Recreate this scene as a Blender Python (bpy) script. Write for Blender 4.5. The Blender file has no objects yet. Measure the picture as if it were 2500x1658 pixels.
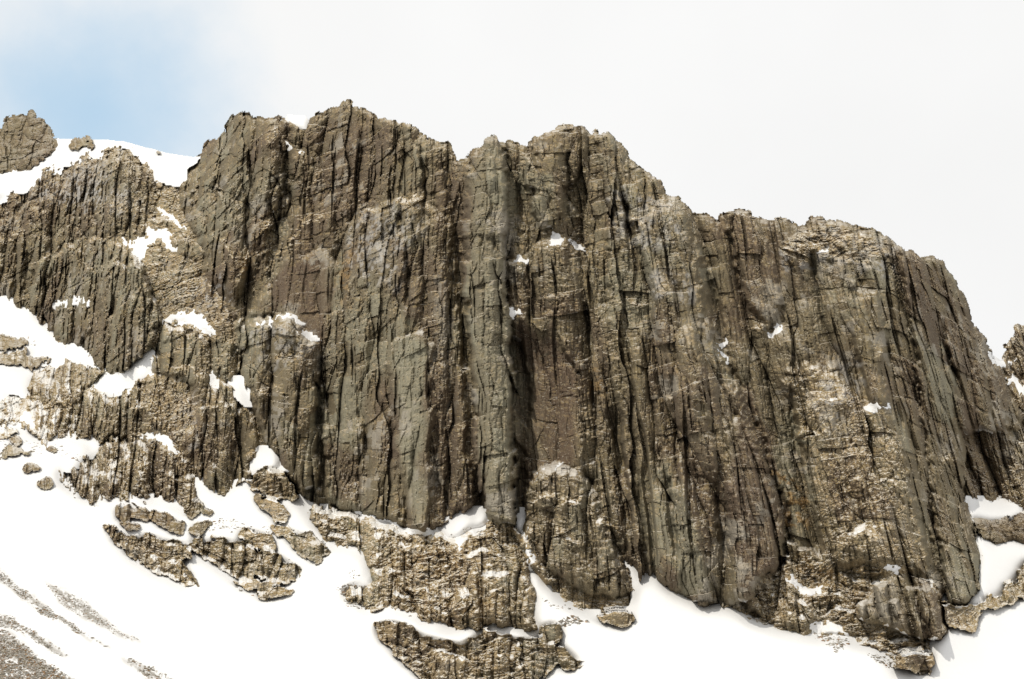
import bpy, math
import numpy as np

# ------------------------------------------------------------------ camera, sky, sun
scene = bpy.context.scene
PITCH, LENS, SENSOR = math.radians(22.0), 45.0, 36.0
W, H = 2500.0, 1658.0                      # size of the photograph the outlines were measured on
F = W * LENS / SENSOR
cam_d = bpy.data.cameras.new('camera')
cam = bpy.data.objects.new('camera', cam_d)
scene.collection.objects.link(cam)
cam_d.lens, cam_d.sensor_width, cam_d.sensor_fit = LENS, SENSOR, 'HORIZONTAL'
cam_d.clip_start, cam_d.clip_end = 0.5, 5000
cam.location = (0, 0, 0)
cam.rotation_euler = (math.pi / 2 + PITCH, 0, 0)
scene.camera = cam
scene.view_settings.view_transform = 'Standard'
scene.view_settings.look = 'None'
scene.view_settings.exposure = 0.15
scene.view_settings.gamma = 1.0

SUN_TO = np.array([-0.42, -0.64, 0.66]); SUN_TO = SUN_TO / np.linalg.norm(SUN_TO)
sun_d = bpy.data.lights.new('sun', 'SUN')
sun = bpy.data.objects.new('sun', sun_d)
scene.collection.objects.link(sun)
sun_d.energy, sun_d.angle, sun_d.color = 2.25, math.radians(0.6), (1.0, 0.95, 0.86)
from mathutils import Vector
sun.rotation_euler = Vector(SUN_TO).to_track_quat('Z', 'Y').to_euler()

world = bpy.data.worlds.new('World')
scene.world = world
world.use_nodes = True
wt = world.node_tree; wt.nodes.clear()


def nd(t, kind, **kw):
    n = t.nodes.new(kind)
    for k, v in kw.items():
        setattr(n, k, v)
    return n


def setin(n, **kw):
    for k, v in kw.items():
        n.inputs[k.replace('_', ' ')].default_value = v


def px_dir(u, v):
    a, b = u - W / 2, H / 2 - v
    d = np.array([a, F * math.cos(PITCH) - b * math.sin(PITCH), F * math.sin(PITCH) + b * math.cos(PITCH)])
    return d / np.linalg.norm(d)


def build_world():
    t = wt
    out = nd(t, 'ShaderNodeOutputWorld')
    sky = nd(t, 'ShaderNodeTexSky', sky_type='NISHITA')
    sky.sun_disc = False
    sky.sun_elevation = math.asin(SUN_TO[2])
    sky.sun_rotation = math.atan2(SUN_TO[0], SUN_TO[1])
    sky.air_density, sky.dust_density, sky.ozone_density = 1.0, 0.6, 1.5
    bg1 = nd(t, 'ShaderNodeBackground'); bg1.inputs[1].default_value = 0.12
    bg2 = nd(t, 'ShaderNodeBackground'); bg2.inputs[1].default_value = 1.0
    mix = nd(t, 'ShaderNodeMixShader')
    tc = nd(t, 'ShaderNodeTexCoord')
    # clear hole in the cloud
    dot = nd(t, 'ShaderNodeVectorMath', operation='DISTANCE'); dot.inputs[1].default_value = tuple(px_dir(210, 270))
    nz = nd(t, 'ShaderNodeTexNoise'); setin(nz, Scale=7.0, Detail=6.0, Roughness=0.55)
    nz2 = nd(t, 'ShaderNodeTexNoise'); setin(nz2, Scale=3.0, Detail=5.0, Roughness=0.5)
    stretch = nd(t, 'ShaderNodeMapping'); stretch.inputs['Rotation'].default_value = (0, 0.5, 0); stretch.inputs['Scale'].default_value = (1.0, 1.0, 1.0)
    t.links.new(tc.outputs['Generated'], stretch.inputs[0])
    t.links.new(tc.outputs['Generated'], dot.inputs[0])
    t.links.new(stretch.outputs[0], nz.inputs['Vector'])
    t.links.new(tc.outputs['Generated'], nz2.inputs['Vector'])
    m = nd(t, 'ShaderNodeMath', operation='MULTIPLY_ADD')
    t.links.new(nz.outputs[0], m.inputs[0]); m.inputs[1].default_value = 0.20; t.links.new(dot.outputs['Value'], m.inputs[2])
    mr = nd(t, 'ShaderNodeMapRange', interpolation_type='SMOOTHSTEP')
    t.links.new(m.outputs[0], mr.inputs[0])
    mr.inputs['From Min'].default_value = 0.08; mr.inputs['From Max'].default_value = 0.25
    mr.inputs['To Min'].default_value = 0.0; mr.inputs['To Max'].default_value = 1.0
    # cloud brightness
    cr = nd(t, 'ShaderNodeMapRange')
    t.links.new(nz2.outputs[0], cr.inputs[0])
    cr.inputs['From Min'].default_value = 0.3; cr.inputs['From Max'].default_value = 0.7
    cr.inputs['To Min'].default_value = 0.81; cr.inputs['To Max'].default_value = 0.87
    cm = nd(t, 'ShaderNodeCombineColor')
    bl = nd(t, 'ShaderNodeMath', operation='MULTIPLY'); bl.inputs[1].default_value = 0.995
    t.links.new(cr.outputs[0], bl.inputs[0])
    t.links.new(cr.outputs[0], cm.inputs[0]); t.links.new(cr.outputs[0], cm.inputs[1]); t.links.new(bl.outputs[0], cm.inputs[2])
    hz = nd(t, 'ShaderNodeMix', data_type='RGBA'); hz.inputs[6].default_value = (0.53, 0.71, 0.86, 1)
    t.links.new(mr.outputs[0], hz.inputs[0]); t.links.new(cm.outputs[0], hz.inputs[7]); t.links.new(hz.outputs[2], bg2.inputs[0])
    m2 = nd(t, 'ShaderNodeMapRange'); t.links.new(mr.outputs[0], m2.inputs[0]); m2.inputs['To Min'].default_value = 0.8
    t.links.new(sky.outputs[0], bg1.inputs[0])
    t.links.new(m2.outputs[0], mix.inputs[0])
    t.links.new(bg1.outputs[0], mix.inputs[1]); t.links.new(bg2.outputs[0], mix.inputs[2])
    t.links.new(mix.outputs[0], out.inputs[0])


build_world()

# ------------------------------------------------------------------ noise
def h01(i, j=0, s=0):
    a = (np.asarray(i).astype(np.int64) * 374761393 + np.asarray(j).astype(np.int64) * 668265263 + s * 974634541) & 0xFFFFFFFF
    a = ((a ^ (a >> 13)) * 1274126177) & 0xFFFFFFFF
    a = ((a ^ (a >> 16)) * 2246822519) & 0xFFFFFFFF
    a = a ^ (a >> 15)
    return ((a & 0xFFFFFF) / float(0x1000000)).astype(np.float32)


def vnoise(x, y, s):
    xi, yi = np.floor(x), np.floor(y)
    fx, fy = (x - xi).astype(np.float32), (y - yi).astype(np.float32)
    xi, yi = xi.astype(np.int64), yi.astype(np.int64)
    fx = fx * fx * (3 - 2 * fx); fy = fy * fy * (3 - 2 * fy)
    a, b = h01(xi, yi, s), h01(xi + 1, yi, s)
    c, d = h01(xi, yi + 1, s), h01(xi + 1, yi + 1, s)
    return (a + (b - a) * fx) * (1 - fy) + (c + (d - c) * fx) * fy


def fbm(x, y, s, octs=4, gain=0.5):
    r, a, tot = 0, 1.0, 0.0
    for o in range(octs):
        r = r + a * (vnoise(x, y, s + o * 17) - 0.5); tot += a
        x, y, a = x * 2.03 + 11.3, y * 2.03 + 5.7, a * gain
    return r / tot * 2          # about -1..1


def cells1(x, w, s, key=0):
    i0 = np.floor(x / w).astype(np.int64)
    best = np.full(x.shape, 1e9, np.float32); sec = best.copy()
    bi = np.zeros(x.shape, np.int64); bc = np.zeros(x.shape, np.float32)
    for k in (-1, 0, 1):
        i = i0 + k
        c = ((i + 0.5 + 0.85 * (h01(i, key, s) - 0.5)) * w).astype(np.float32)
        d = np.abs(x - c).astype(np.float32)
        m = d < best
        sec = np.where(m, best, np.minimum(sec, d))
        bi = np.where(m, i, bi); bc = np.where(m, c, bc); best = np.where(m, d, best)
    return bi, bc, (sec - best) * 0.5


def sstep(a, b, x):
    t = np.clip((x - a) / (b - a), 0, 1)
    return t * t * (3 - 2 * t)


def blur(a, r, n=2):
    for _ in range(n):
        for ax in (0, 1):
            p = np.pad(a, [(r + 1, r) if k == ax else (0, 0) for k in range(2)], mode='edge')
            c = np.cumsum(p, axis=ax, dtype=np.float64)
            a = (np.take(c, range(2 * r + 1, c.shape[ax]), axis=ax) - np.take(c, range(0, c.shape[ax] - 2 * r - 1), axis=ax)) / (2 * r + 1)
    return a


# ------------------------------------------------------------------ the lie of the mountainside
STEP = 1.8
U0, U1, V0, V1 = -270.0, 2760.0, 215.0, 1740.0
us = np.arange(U0, U1, STEP); vs = np.arange(V0, V1, STEP)
NU, NV = len(us), len(vs)
UU, VV = np.meshgrid(us, vs)               # [row, col]


def ratios(u, v):
    a, b = u - W / 2, H / 2 - v
    y = F * math.cos(PITCH) - b * math.sin(PITCH)
    return a / y, (F * math.sin(PITCH) + b * math.cos(PITCH)) / y


RX, RZ = ratios(UU, VV)

# columns of slope angles, read upward from below the foot of the picture: (row where it begins, degrees)
PROFILE = {
    -150: (150, [(1760, 35), (770, 66), (430, 40), (400, 70), (260, 60)]),
    130: (150, [(1760, 35), (850, 64), (405, 42), (330, 60)]),
    300: (151, [(1760, 35), (1120, 58), (600, 44), (540, 62), (400, 42), (320, 60)]),
    450: (152, [(1760, 35), (1210, 58), (640, 50), (420, 42), (330, 60)]),
    600: (152, [(1760, 35), (1230, 68)]),
    800: (152, [(1760, 35), (1250, 73)]),
    1080: (150, [(1760, 35), (1530, 50), (1300, 38), (1272, 76)]),
    1270: (149, [(1760, 35), (1550, 50), (1310, 75)]),
    1500: (148, [(1760, 35), (1450, 71)]),
    1720: (147, [(1760, 35), (1480, 73)]),
    1950: (147, [(1760, 34), (1550, 46), (1400, 72)]),
    2200: (148, [(1760, 33), (1600, 46), (1470, 70)]),
    2400: (149, [(1760, 33), (1440, 42), (1220, 68), (1050, 66)]),
    2650: (150, [(1760, 33), (1400, 42), (1000, 62)]),
}


def build_yref():
    ku = sorted(PROFILE)
    _, tz = ratios(0.0, vs)
    cols = []
    for u in ku:
        y0, segs = PROFILE[u]
        Y = np.zeros(NV)
        y, t = y0, ratios(0.0, 1760.0)[1]
        for r in range(NV - 1, -1, -1):
            ang = [d for (v, d) in segs if v >= vs[r]][-1]
            ta = math.tan(math.radians(ang))
            y = y * (ta - t) / (ta - tz[r]); t = tz[r]
            Y[r] = y
        cols.append(Y)
    cols = np.array(cols)
    out = np.zeros((NV, NU))
    for r in range(NV):
        out[r] = np.interp(us, ku, cols[:, r])
    return blur(out, 22, 2)


YREF = build_yref()
XW, ZW = RX * YREF, RZ * YREF              # world x and z of the mean surface
print('Y range', YREF.min(), YREF.max())

# ------------------------------------------------------------------ outlines
OFF = {0: (0, 0), 1: (0, 200), 2: (830, 200), 3: (1660, 400), 4: (0, 700), 5: (830, 700), 6: (1660, 800), 7: (0, 1098), 8: (830, 1098), 9: (1660, 1098)}


def pts(reg, *p):
    if reg == 0:
        return [tuple(map(float, q)) for q in p]
    ox, oy = OFF[reg]
    return [(ox + x / 2.8, oy + y / 2.8) for x, y in p]


# joint planes: near vertical at left, leaning further and further over to the right
_t = lambda u: np.interp(u, [-200, 300, 700, 1150, 1500, 1750, 2050, 2400, 2700], [-0.10, -0.06, -0.03, 0.015, 0.10, 0.18, 0.235, 0.28, 0.30])
U0J = UU.copy()
for _ in range(12):
    U0J = UU - _t(U0J) * (VV - 800)
_r = int((800 - V0) / STEP)
XC = np.interp(U0J, us, XW[_r], left=None, right=None)
XC = XC + np.where(U0J < us[0], (U0J - us[0]) * 0.075, 0) + np.where(U0J > us[-1], (U0J - us[-1]) * 0.06, 0)
# ---- joint-block relief (metres, + is towards the viewer)
def block_layer(w, h, amp, seed, facet=0.5, ridge=0.35, crack=0.6, cw=0.10, saw=0.12, tw=0.25, colpart=0.6, warp=0.5, slant=0.8, bulge=0.0, bw=0.28, gap=None):
    x = XC + 1.3 * warp * w * fbm(XW / (w * 2.6), ZW / (w * 4.0), seed, 2) + 0.14 * w * fbm(XW / (w * .5), ZW / (w * .9), seed + 3, 2)
    ci, xc, ex = cells1(x, w, seed)
    hh = h * (0.35 + 1.5 * h01(ci, 3, seed) ** 1.5)
    zz = ZW + 137.0 * h01(ci, 5, seed) + (x - xc) * (h01(ci, 6, seed) - 0.5) * slant + 0.10 * w * fbm(XW / (w * .6), ZW / (w * .6), seed + 7, 2)
    bj, zc, ez = cells1(zz, hh, seed + 1, ci)
    b = h01(ci * 7919 + bj, ci, seed + 2)
    b2 = h01(ci * 104729 + bj, bj, seed + 5)
    r = amp * 2 * (colpart * (h01(ci, 21, seed) - 0.5) + (1 - colpart) * (b - 0.5))
    r = r + facet * (h01(ci, 23, seed) * 0.5 + b2 * 0.5 - 0.5) * 2 * (x - xc)
    r = r - ridge * np.abs(x - xc - 0.5 * w * (h01(ci, bj, seed + 9) - 0.5))
    # steep riser, then a shelf that slopes back to the foot of the next block
    k = saw * (0.2 + 1.6 * h01(ci, bj, seed + 13))
    r = r + k * (zz - zc)
    r = r - np.where(zz > zc, k * hh * (1 - np.clip(ez / (tw * hh), 0, 1)), 0)
    if bulge:      # rounded prisms standing apart, the gaps between them opening and closing
        open_ = sstep(0.15, 0.8, vnoise(ci * 5.3 + 0.5, ZW / ((gap or h) * 0.55) + 9.7 * h01(ci, 2, seed), seed + 15)) * (0.3 + 0.7 * h01(ci, 29, seed))
        e = np.clip(ex / (bw * w), 0, 1)
        r = r - bulge * open_ * (1 - e) ** 2
    if crack:
        has = (h01(ci, 11, seed) > 0.5)
        r = r - crack * np.exp(-(ex / cw) ** 2) * has * sstep(0.35, 0.8, vnoise(XW / 3 + seed, ZW / (h * .6), seed + 4))
    return r.astype(np.float32), b, ci, bj


def fissures(w, depth_, width, seed, length):
    """chimneys that open, widen and pinch out again along a joint"""
    x = XC + 0.35 * w * fbm(XW / (w * 2), ZW / (w * 5), seed, 3)
    ci, xc, ex = cells1(x, w, seed)
    on = sstep(0.52, 0.85, vnoise(ci * 3.7, ZW / length + 31.7 * h01(ci, 2, seed), seed + 3))
    wd = width * (0.25 + 1.6 * on)
    return depth_ * on * (1 - sstep(0.4, 1.0, ex / wd))


r0, b0, _, _ = block_layer(10, 900, 2.5, 101, facet=0.50, ridge=0.36, crack=0, saw=0.0, tw=0.15, bulge=4.0, bw=0.22, gap=60)
r1, b1, _, _ = block_layer(5.2, 12, 1.35, 201, facet=0.62, ridge=0.36, crack=0, saw=0.06, tw=0.15, colpart=0.45, bulge=2.5, bw=0.28)
r2, b2_, _, _ = block_layer(2.1, 4.8, 0.66, 301, facet=0.62, ridge=0.36, crack=0, saw=0.07, tw=0.18, colpart=0.45, bulge=1.0, bw=0.26)
r3, b3, _, _ = block_layer(0.95, 2.1, 0.30, 401, facet=0.60, ridge=0.3, crack=0.0, saw=0.09, tw=0.22, colpart=0.45, bulge=0.5, bw=0.3)
r4, b4, _, _ = block_layer(0.44, 0.95, 0.14, 501, facet=0.5, ridge=0.2, crack=0.0, saw=0.25, tw=0.35, colpart=0.2)
frac = sstep(-0.45, 0.25, fbm(XC / 6, ZW / 20, 61, 3) + 0.4 * (b1 - 0.5))
frac2 = sstep(-0.5, 0.2, fbm(XC / 4, ZW / 10, 67, 3) + 0.5 * (b1 - 0.5))
col = r0 + r1 + r2 * (0.55 + 0.65 * frac) + r3 * (0.45 + 0.8 * frac2) + r4 * (0.35 + 0.95 * frac2)
fl, _, _, _ = block_layer(0.8, 900, 0.16, 1701, facet=0.5, ridge=0.25, crack=0, saw=0, bulge=0.55, bw=0.34, gap=7)
_fw = 0.35 + 0.65 * sstep(1380, 1600, UU)
col = r0 + r1 + r2 * (0.55 + 0.65 * frac) * (1 - 0.2 * _fw) + (r3 * (0.45 + 0.8 * frac2) + r4 * (0.35 + 0.95 * frac2)) * (1.1 - 0.55 * _fw) + fl * _fw
col = col - fissures(6.5, 2.6, 0.42, 1301, 12) - fissures(2.6, 1.1, 0.2, 1311, 5) * frac
col = col + (0.14 * fbm(XW / 0.55, ZW / 0.7, 71, 3) + 0.34 * (0.5 - np.abs(fbm(XW / 1.6, ZW / 2.4, 75, 4)))) * (0.35 + 0.8 * frac2) + 0.35 * fbm(XW / 4, ZW / 7, 73, 3) + 2.2 * fbm(XC / 13, ZW / 45, 79, 2) + 1.6 * fbm(XC / 11, ZW / 14, 81, 3)
# slanting joints cut the columns here and there into wedges and ramps
_kx, _kz = XC.copy(), ZW.copy()
XC, ZW = 0.86 * _kx + 0.5 * _kz, 0.86 * _kz - 0.5 * _kx
g1, _, _, _ = block_layer(6.5, 9, 0.9, 1401, facet=0.45, ridge=0.3, crack=0, saw=0.0, colpart=0.1, bulge=0.6, bw=0.2)
XC, ZW = 0.9 * _kx - 0.43 * _kz, 0.9 * _kz + 0.43 * _kx
g2, _, _, _ = block_layer(3.2, 4.5, 0.5, 1501, facet=0.5, ridge=0.3, crack=0, saw=0.0, colpart=0.1, bulge=0.4, bw=0.2)
XC, ZW = _kx, _kz
_lf = 1 - 0.65 * sstep(1150, 1450, UU)
col = col + (g1 * sstep(-0.15, 0.3, fbm(XW / 16, ZW / 16, 1601, 3)) + 0.8 * g2 * sstep(-0.1, 0.3, fbm(XW / 9, ZW / 9, 1611, 3))) * _lf
# ragged edges
_wu = 10 * fbm(UU / 46, VV / 60, 1, 3) + 5 * fbm(UU / 11, VV / 14, 5, 2)
_wv = 8 * fbm(UU / 50, VV / 46, 9, 3) + 4 * fbm(UU / 9, VV / 9, 12, 2)
_wu = _wu + 16 * (b1 - 0.5) + 9 * (b2_ - 0.5)
_wv = 0.6 * _wv + 22 * (b1 - 0.5) + 17 * (b2_ - 0.5) + 6 * (b3 - 0.5)
_eu = 7 * fbm(UU / 16, VV / 16, 311, 3) + 6 * (b3 - 0.5)
_ev = 7 * fbm(UU / 16, VV / 12, 317, 3) + 6 * (b3 - 0.5)
_wu = _wu + 4 * fbm(UU / 13, VV / 13, 331, 3); _wv = _wv + 3 * fbm(UU / 13, VV / 11, 337, 3)
RU, RV = UU + _wu, VV + _wv
_su = 6 * fbm(UU / 30, VV / 24, 41, 3) + 7 * fbm(UU / 9, VV / 7, 45, 3)
_sv = 5 * fbm(UU / 26, VV / 26, 51, 3) + 7 * fbm(UU / 10, VV / 7, 55, 3)
SU, SV = UU + _su + 5 * (b3 - 0.5), VV + _sv + 10 * (b2_ - 0.5) + 8 * (b3 - 0.5)


def sdf(poly, PU, PV, pad):
    """signed distance (inside positive) on the sub-grid round the polygon; returns slices and field"""
    p = np.array(poly)
    x0, x1, y0, y1 = p[:, 0].min() - pad, p[:, 0].max() + pad, p[:, 1].min() - pad, p[:, 1].max() + pad
    c0, c1 = max(0, int((x0 - U0) / STEP)), min(NU, int((x1 - U0) / STEP) + 2)
    r0, r1 = max(0, int((y0 - V0) / STEP)), min(NV, int((y1 - V0) / STEP) + 2)
    sl = (slice(r0, r1), slice(c0, c1))
    x, y = PU[sl], PV[sl]
    d = np.full(x.shape, 1e9); ins = np.zeros(x.shape, bool)
    n = len(p)
    for k in range(n):
        ax, ay = p[k]; bx, by = p[(k + 1) % n]
        ex, ey = bx - ax, by - ay
        L = ex * ex + ey * ey + 1e-9
        t = np.clip(((x - ax) * ex + (y - ay) * ey) / L, 0, 1)
        d = np.minimum(d, (x - ax - t * ex) ** 2 + (y - ay - t * ey) ** 2)
        if ay != by:
            cr = ((ay > y) != (by > y)) & (x < ax + (y - ay) * ex / (by - ay))
            ins ^= cr
    d = np.sqrt(d)
    return sl, np.where(ins, d, -d)


CRAGS, PATCHES = [], []


def far_out(poly):
    """masses that leave the picture go on well beyond it"""
    return [(x - 220 if x < -25 else x + 220 if x > 2520 else x, y) for x, y in poly]


def crag(thing, poly, p, label=None, part=None, rim=22, ax=0.0, ay=0.0, amp=1.0, rub=0.0, tint=0, dust=0.5, carve=False, edge=0.45, cat='rock outcrop', group=None, name=None, roof=None):
    CRAGS.append(dict(thing=thing, poly=far_out(poly), p=p, label=label, part=part, rim=rim, ax=ax, ay=ay, amp=amp, rub=rub, tint=tint, dust=dust, carve=carve, edge=edge, cat=cat, group=group, name=name, roof=roof))


def snow(label, poly, lift=0.3, group='snow patches on the rock ledges'):
    PATCHES.append(dict(label=label, poly=far_out(poly), lift=lift, group=group))


BT, OC = 'rock buttress', 'rock outcrop'
GB, GO = 'buttresses of the cliff', 'outcrops standing out of the snow slope'
# ---- left side
crag('tower', pts(0, (-120, 330), (-60, 300), (0, 303), (29, 275), (46, 273), (71, 277), (93, 284), (118, 300), (130, 321), (136, 345), (134, 389), (118, 400), (60, 412), (0, 424), (-120, 450)), 9,
     'round-topped grey rock tower on the snowy skyline beside the blue sky', cat='rock tower', name='rock_tower', rim=45, amp=0.9, dust=0.3)
crag('crest_rock', pts(1, (455, 410), (490, 368), (540, 385), (590, 370), (632, 395), (630, 445), (560, 450), (470, 455)), 3,
     'small jagged rock on the snow crest, right of the round-topped tower', cat=OC, name='rock_outcrop', group=GO, rim=8, amp=0.6)
crag('upper_left', pts(0, (-120, 520), (0, 475), (60, 448), (110, 420), (165, 388), (230, 362), (293, 350), (321, 357), (345, 380), (375, 407), (386, 450), (389, 482), (372, 512), (365, 550), (355, 600), (300, 640), (200, 660), (90, 680), (-120, 690)), 8,
     'broad pale-topped crag below the round tower, sloping snow along its upper edge', cat=BT, name='rock_buttress', group=GB, rim=40, amp=1.4, rub=0.35, dust=0.65)
crag('mid_left', pts(0, (-120, 660), (90, 620), (200, 590), (300, 592), (345, 620), (390, 660), (440, 700), (470, 750), (430, 768), (396, 790), (400, 830), (375, 860), (330, 890), (300, 917), (264, 911), (214, 871), (179, 839), (150, 843), (129, 825), (86, 800), (82, 771), (50, 750), (0, 732), (-120, 700)), 11,
     'brown columned crag whose foot meets the snow tongue at the left edge', cat=BT, name='rock_buttress', group=GB, rim=35, amp=1.35, rub=0.12, dust=0.6)
crag('upper_left', pts(0, (165, 392), (230, 364), (293, 352), (321, 360), (335, 430), (335, 520), (300, 560), (210, 565), (185, 470)), 11.5, part='tower', rim=30, amp=1.3, dust=0.6)
crag('upper_left', pts(0, (-120, 560), (0, 545), (60, 500), (120, 520), (140, 600), (120, 670), (0, 690), (-120, 690)), 11.5, part='tower', rim=26, amp=1.3, dust=0.6)
crag('mid_left', pts(0, (80, 660), (130, 620), (190, 605), (222, 660), (225, 800), (180, 836), (130, 815), (95, 770)), 14, part='pillar', rim=26, amp=1.2, dust=0.6)
crag('mid_left', pts(0, (262, 690), (290, 640), (350, 650), (395, 720), (385, 800), (350, 880), (300, 912), (268, 880)), 14.5, part='pillar', rim=26, amp=1.2, dust=0.6)
crag('gully', pts(0, (376, 440), (400, 428), (440, 440), (470, 425), (450, 500), (480, 580), (500, 650), (520, 700), (560, 760), (590, 800), (600, 900), (560, 960), (480, 880), (400, 800), (345, 650), (355, 585)), 5,
     'jumble of snow-dusted blocks filling the gully between left crag and main cliff', cat=OC, name='gully_rock', rub=0.8, dust=1.0, rim=10)
crag('gully_block', pts(1, (1020, 990), (1030, 930), (1110, 905), (1180, 930), (1200, 980), (1160, 1000), (1100, 1000), (1050, 1030)), 7, 'square dark block in the gully just above its largest snow patch', cat=OC, name='rock_outcrop', group='blocks in the snowy gully', rim=12)
crag('gully_block2', pts(1, (1170, 1080), (1230, 1035), (1300, 1060), (1370, 1130), (1390, 1190), (1340, 1200), (1250, 1190), (1200, 1150)), 8, 'rounded brown block in the gully, right of its largest snow patch', cat=OC, name='rock_outcrop', group='blocks in the snowy gully', rim=16)
crag('gully_block3', pts(1, (1000, 1180), (1005, 1100), (1090, 1080), (1150, 1120), (1160, 1150), (1090, 1180)), 6, 'snow-streaked block inside the largest snow patch of the gully', cat=OC, name='rock_outcrop', group='blocks in the snowy gully', rim=10, dust=0.9)
crag('gully_pillars', pts(4, (1020, 560), (1060, 420), (1080, 330), (1030, 270), (1110, 240), (1220, 265), (1270, 280), (1320, 265), (1400, 330), (1440, 420), (1450, 520), (1450, 640), (1420, 690), (1300, 700), (1230, 620), (1100, 620), (1000, 600)), 10,
     'squat twin-pillared crag under the triangular gully snow patch', cat=BT, name='rock_buttress', group=GB, rim=18, dust=0.65, amp=1.2)
crag('gully_wall', pts(4, (1440, 330), (1500, 240), (1580, 200), (1615, 300), (1600, 500), (1590, 660), (1540, 650), (1450, 580)), 7,
     'narrow dark stepped wall between the twin-pillared crag and the main cliff', cat=BT, name='rock_buttress', group=GB, rim=14, rub=0.3, dust=0.7)
crag('low_base', pts(4, (-200, 760), (0, 730), (100, 690), (200, 760), (330, 760), (560, 740), (640, 690), (740, 710), (840, 650), (900, 690), (1000, 600), (1240, 600), (1320, 680), (1450, 640), (1600, 680), (1700, 800), (1790, 1060), (1740, 1200), (1700, 1380), (1600, 1390), (1400, 1360), (1330, 1290), (1200, 1150), (1060, 1080), (860, 1030), (690, 1070), (520, 1030), (440, 1050), (300, 1085), (240, 1030), (100, 960), (60, 940), (-200, 960)), 7,
     'low ledgy rock band with grass and snow between the lower left crags', cat=OC, name='rock_band', rub=0.7, dust=1.0, rim=14)
crag('low_left_a', pts(4, (-100, 300), (0, 320), (60, 330), (150, 340), (200, 380), (190, 400), (60, 410), (20, 430), (-100, 450)), 4,
     'flat rock at the left edge, in the snow tongue, upper of two', ay=-3, edge=0.85, cat=OC, name='rock_outcrop', group=GO, rim=12, rub=0.6)
crag('low_left_b', pts(4, (-100, 470), (0, 480), (60, 430), (200, 420), (205, 450), (180, 490), (250, 500), (340, 455), (355, 480), (290, 530), (220, 585), (160, 560), (130, 510), (60, 530), (-100, 580)), 4.5,
     'broken rocks at the left edge, in the snow tongue, lower of two', ay=-3, edge=0.85, cat=OC, name='rock_outcrop', group=GO, rim=10, rub=0.7)
crag('low_dome', pts(4, (200, 640), (290, 580), (400, 500), (500, 485), (620, 530), (730, 580), (700, 640), (640, 690), (560, 740), (470, 800), (330, 790), (240, 770), (190, 720)), 10,
     'domed mossy crag with snow along both its upper edges', cat=BT, name='rock_buttress', group=GB, rim=45, rub=0.45, dust=0.7, amp=0.8)
crag('low_band', pts(4, (480, 860), (530, 770), (640, 740), (800, 765), (950, 765), (1050, 860), (1100, 950), (1110, 1010), (960, 1015), (850, 1020), (690, 1050), (650, 1010), (520, 1020), (450, 1000), (280, 1080), (265, 1000), (400, 960)), 9,
     'row of stubby brown pillars below the domed mossy crag', cat=BT, name='rock_buttress', group=GB, rim=22, rub=0.15, amp=1.2, dust=0.65)
crag('low_columns', pts(4, (1310, 660), (1430, 655), (1530, 640), (1600, 690), (1660, 760), (1700, 840), (1760, 1000), (1740, 1090), (1700, 1200), (1700, 1370), (1660, 1380), (1600, 1395), (1540, 1435), (1480, 1440), (1410, 1370), (1330, 1290), (1340, 1200), (1260, 1140), (1250, 1000), (1320, 880)), 10,
     'tall dark-footed column crag rising from a snow wedge, left of the main cliff', cat=BT, name='rock_buttress', group=GB, rim=30, dust=0.6)
crag('low_front', pts(4, (370, 1210), (500, 1200), (570, 1170), (620, 1120), (680, 1080), (860, 1030), (960, 1025), (1050, 1060), (1130, 1070), (1200, 1130), (1300, 1220), (1340, 1330), (1360, 1420), (1390, 1500), (1310, 1560), (1250, 1540), (1170, 1490), (1060, 1470), (900, 1460), (780, 1470), (640, 1500), (540, 1440), (440, 1370), (410, 1300)), 9,
     'blunt brown crag with vertical clefts, lowest big crag on the left snow slope', cat=BT, name='rock_buttress', group=GB, rim=34, rub=0.15, amp=1.2, dust=0.65)
crag('low_knob', pts(7, (1700, 240), (1750, 130), (1830, 110), (1960, 130), (2060, 220), (2080, 290), (1990, 325), (1860, 320), (1720, 300)), 6,
     'snow-speckled rubbly knob beneath the long diagonal snow strip', cat=OC, name='rock_outcrop', group=GO, rub=0.9, dust=1.1, rim=14)
# ---- main cliff
crag('main', pts(0, (440, 440), (471, 384), (496, 352), (550, 337), (564, 293), (607, 268), (643, 271), (675, 273), (693, 277), (720, 292), (743, 291), (768, 277), (803, 264), (832, 250), (851, 253), (883, 261), (905, 275), (951, 287), (983, 305), (1008, 305), (1044, 327), (1058, 337), (1094, 339), (1108, 368), (1116, 390), (1140, 420), (1150, 800), (1190, 1240), (1168, 1250), (1130, 1265), (1100, 1290), (1080, 1298), (1010, 1285), (900, 1264), (860, 1252), (790, 1225), (745, 1228), (700, 1160), (640, 1090), (600, 980), (590, 800), (560, 760), (500, 660), (480, 580), (445, 500)), 8,
     'highest buttress, its ragged summit left of the deep notch', cat=BT, name='rock_buttress', group=GB, rim=40)
crag('main', pts(0, (440, 440), (471, 384), (496, 352), (550, 337), (564, 293), (607, 268), (643, 271), (693, 277), (702, 330), (703, 400), (690, 470), (665, 560), (630, 640), (610, 700), (560, 730), (500, 660), (480, 580), (445, 500)), 14, part='shoulder', rim=45, amp=1.25)
crag('main', pts(0, (840, 560), (900, 505), (960, 485), (1060, 505), (1105, 560), (1112, 800), (1140, 1000), (1165, 1200), (1168, 1240), (1080, 1296), (1000, 1283), (880, 1258), (800, 1228), (785, 1000), (800, 880), (820, 700)), 11.5, part='lower_wall', rim=30)
crag('main', pts(0, (640, 720), (700, 640), (780, 600), (825, 650), (815, 760), (800, 860), (770, 840), (740, 800), (690, 770), (620, 785), (600, 760)), 9, part='slab', rim=25, amp=0.45, tint=1, dust=0.3)
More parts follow.
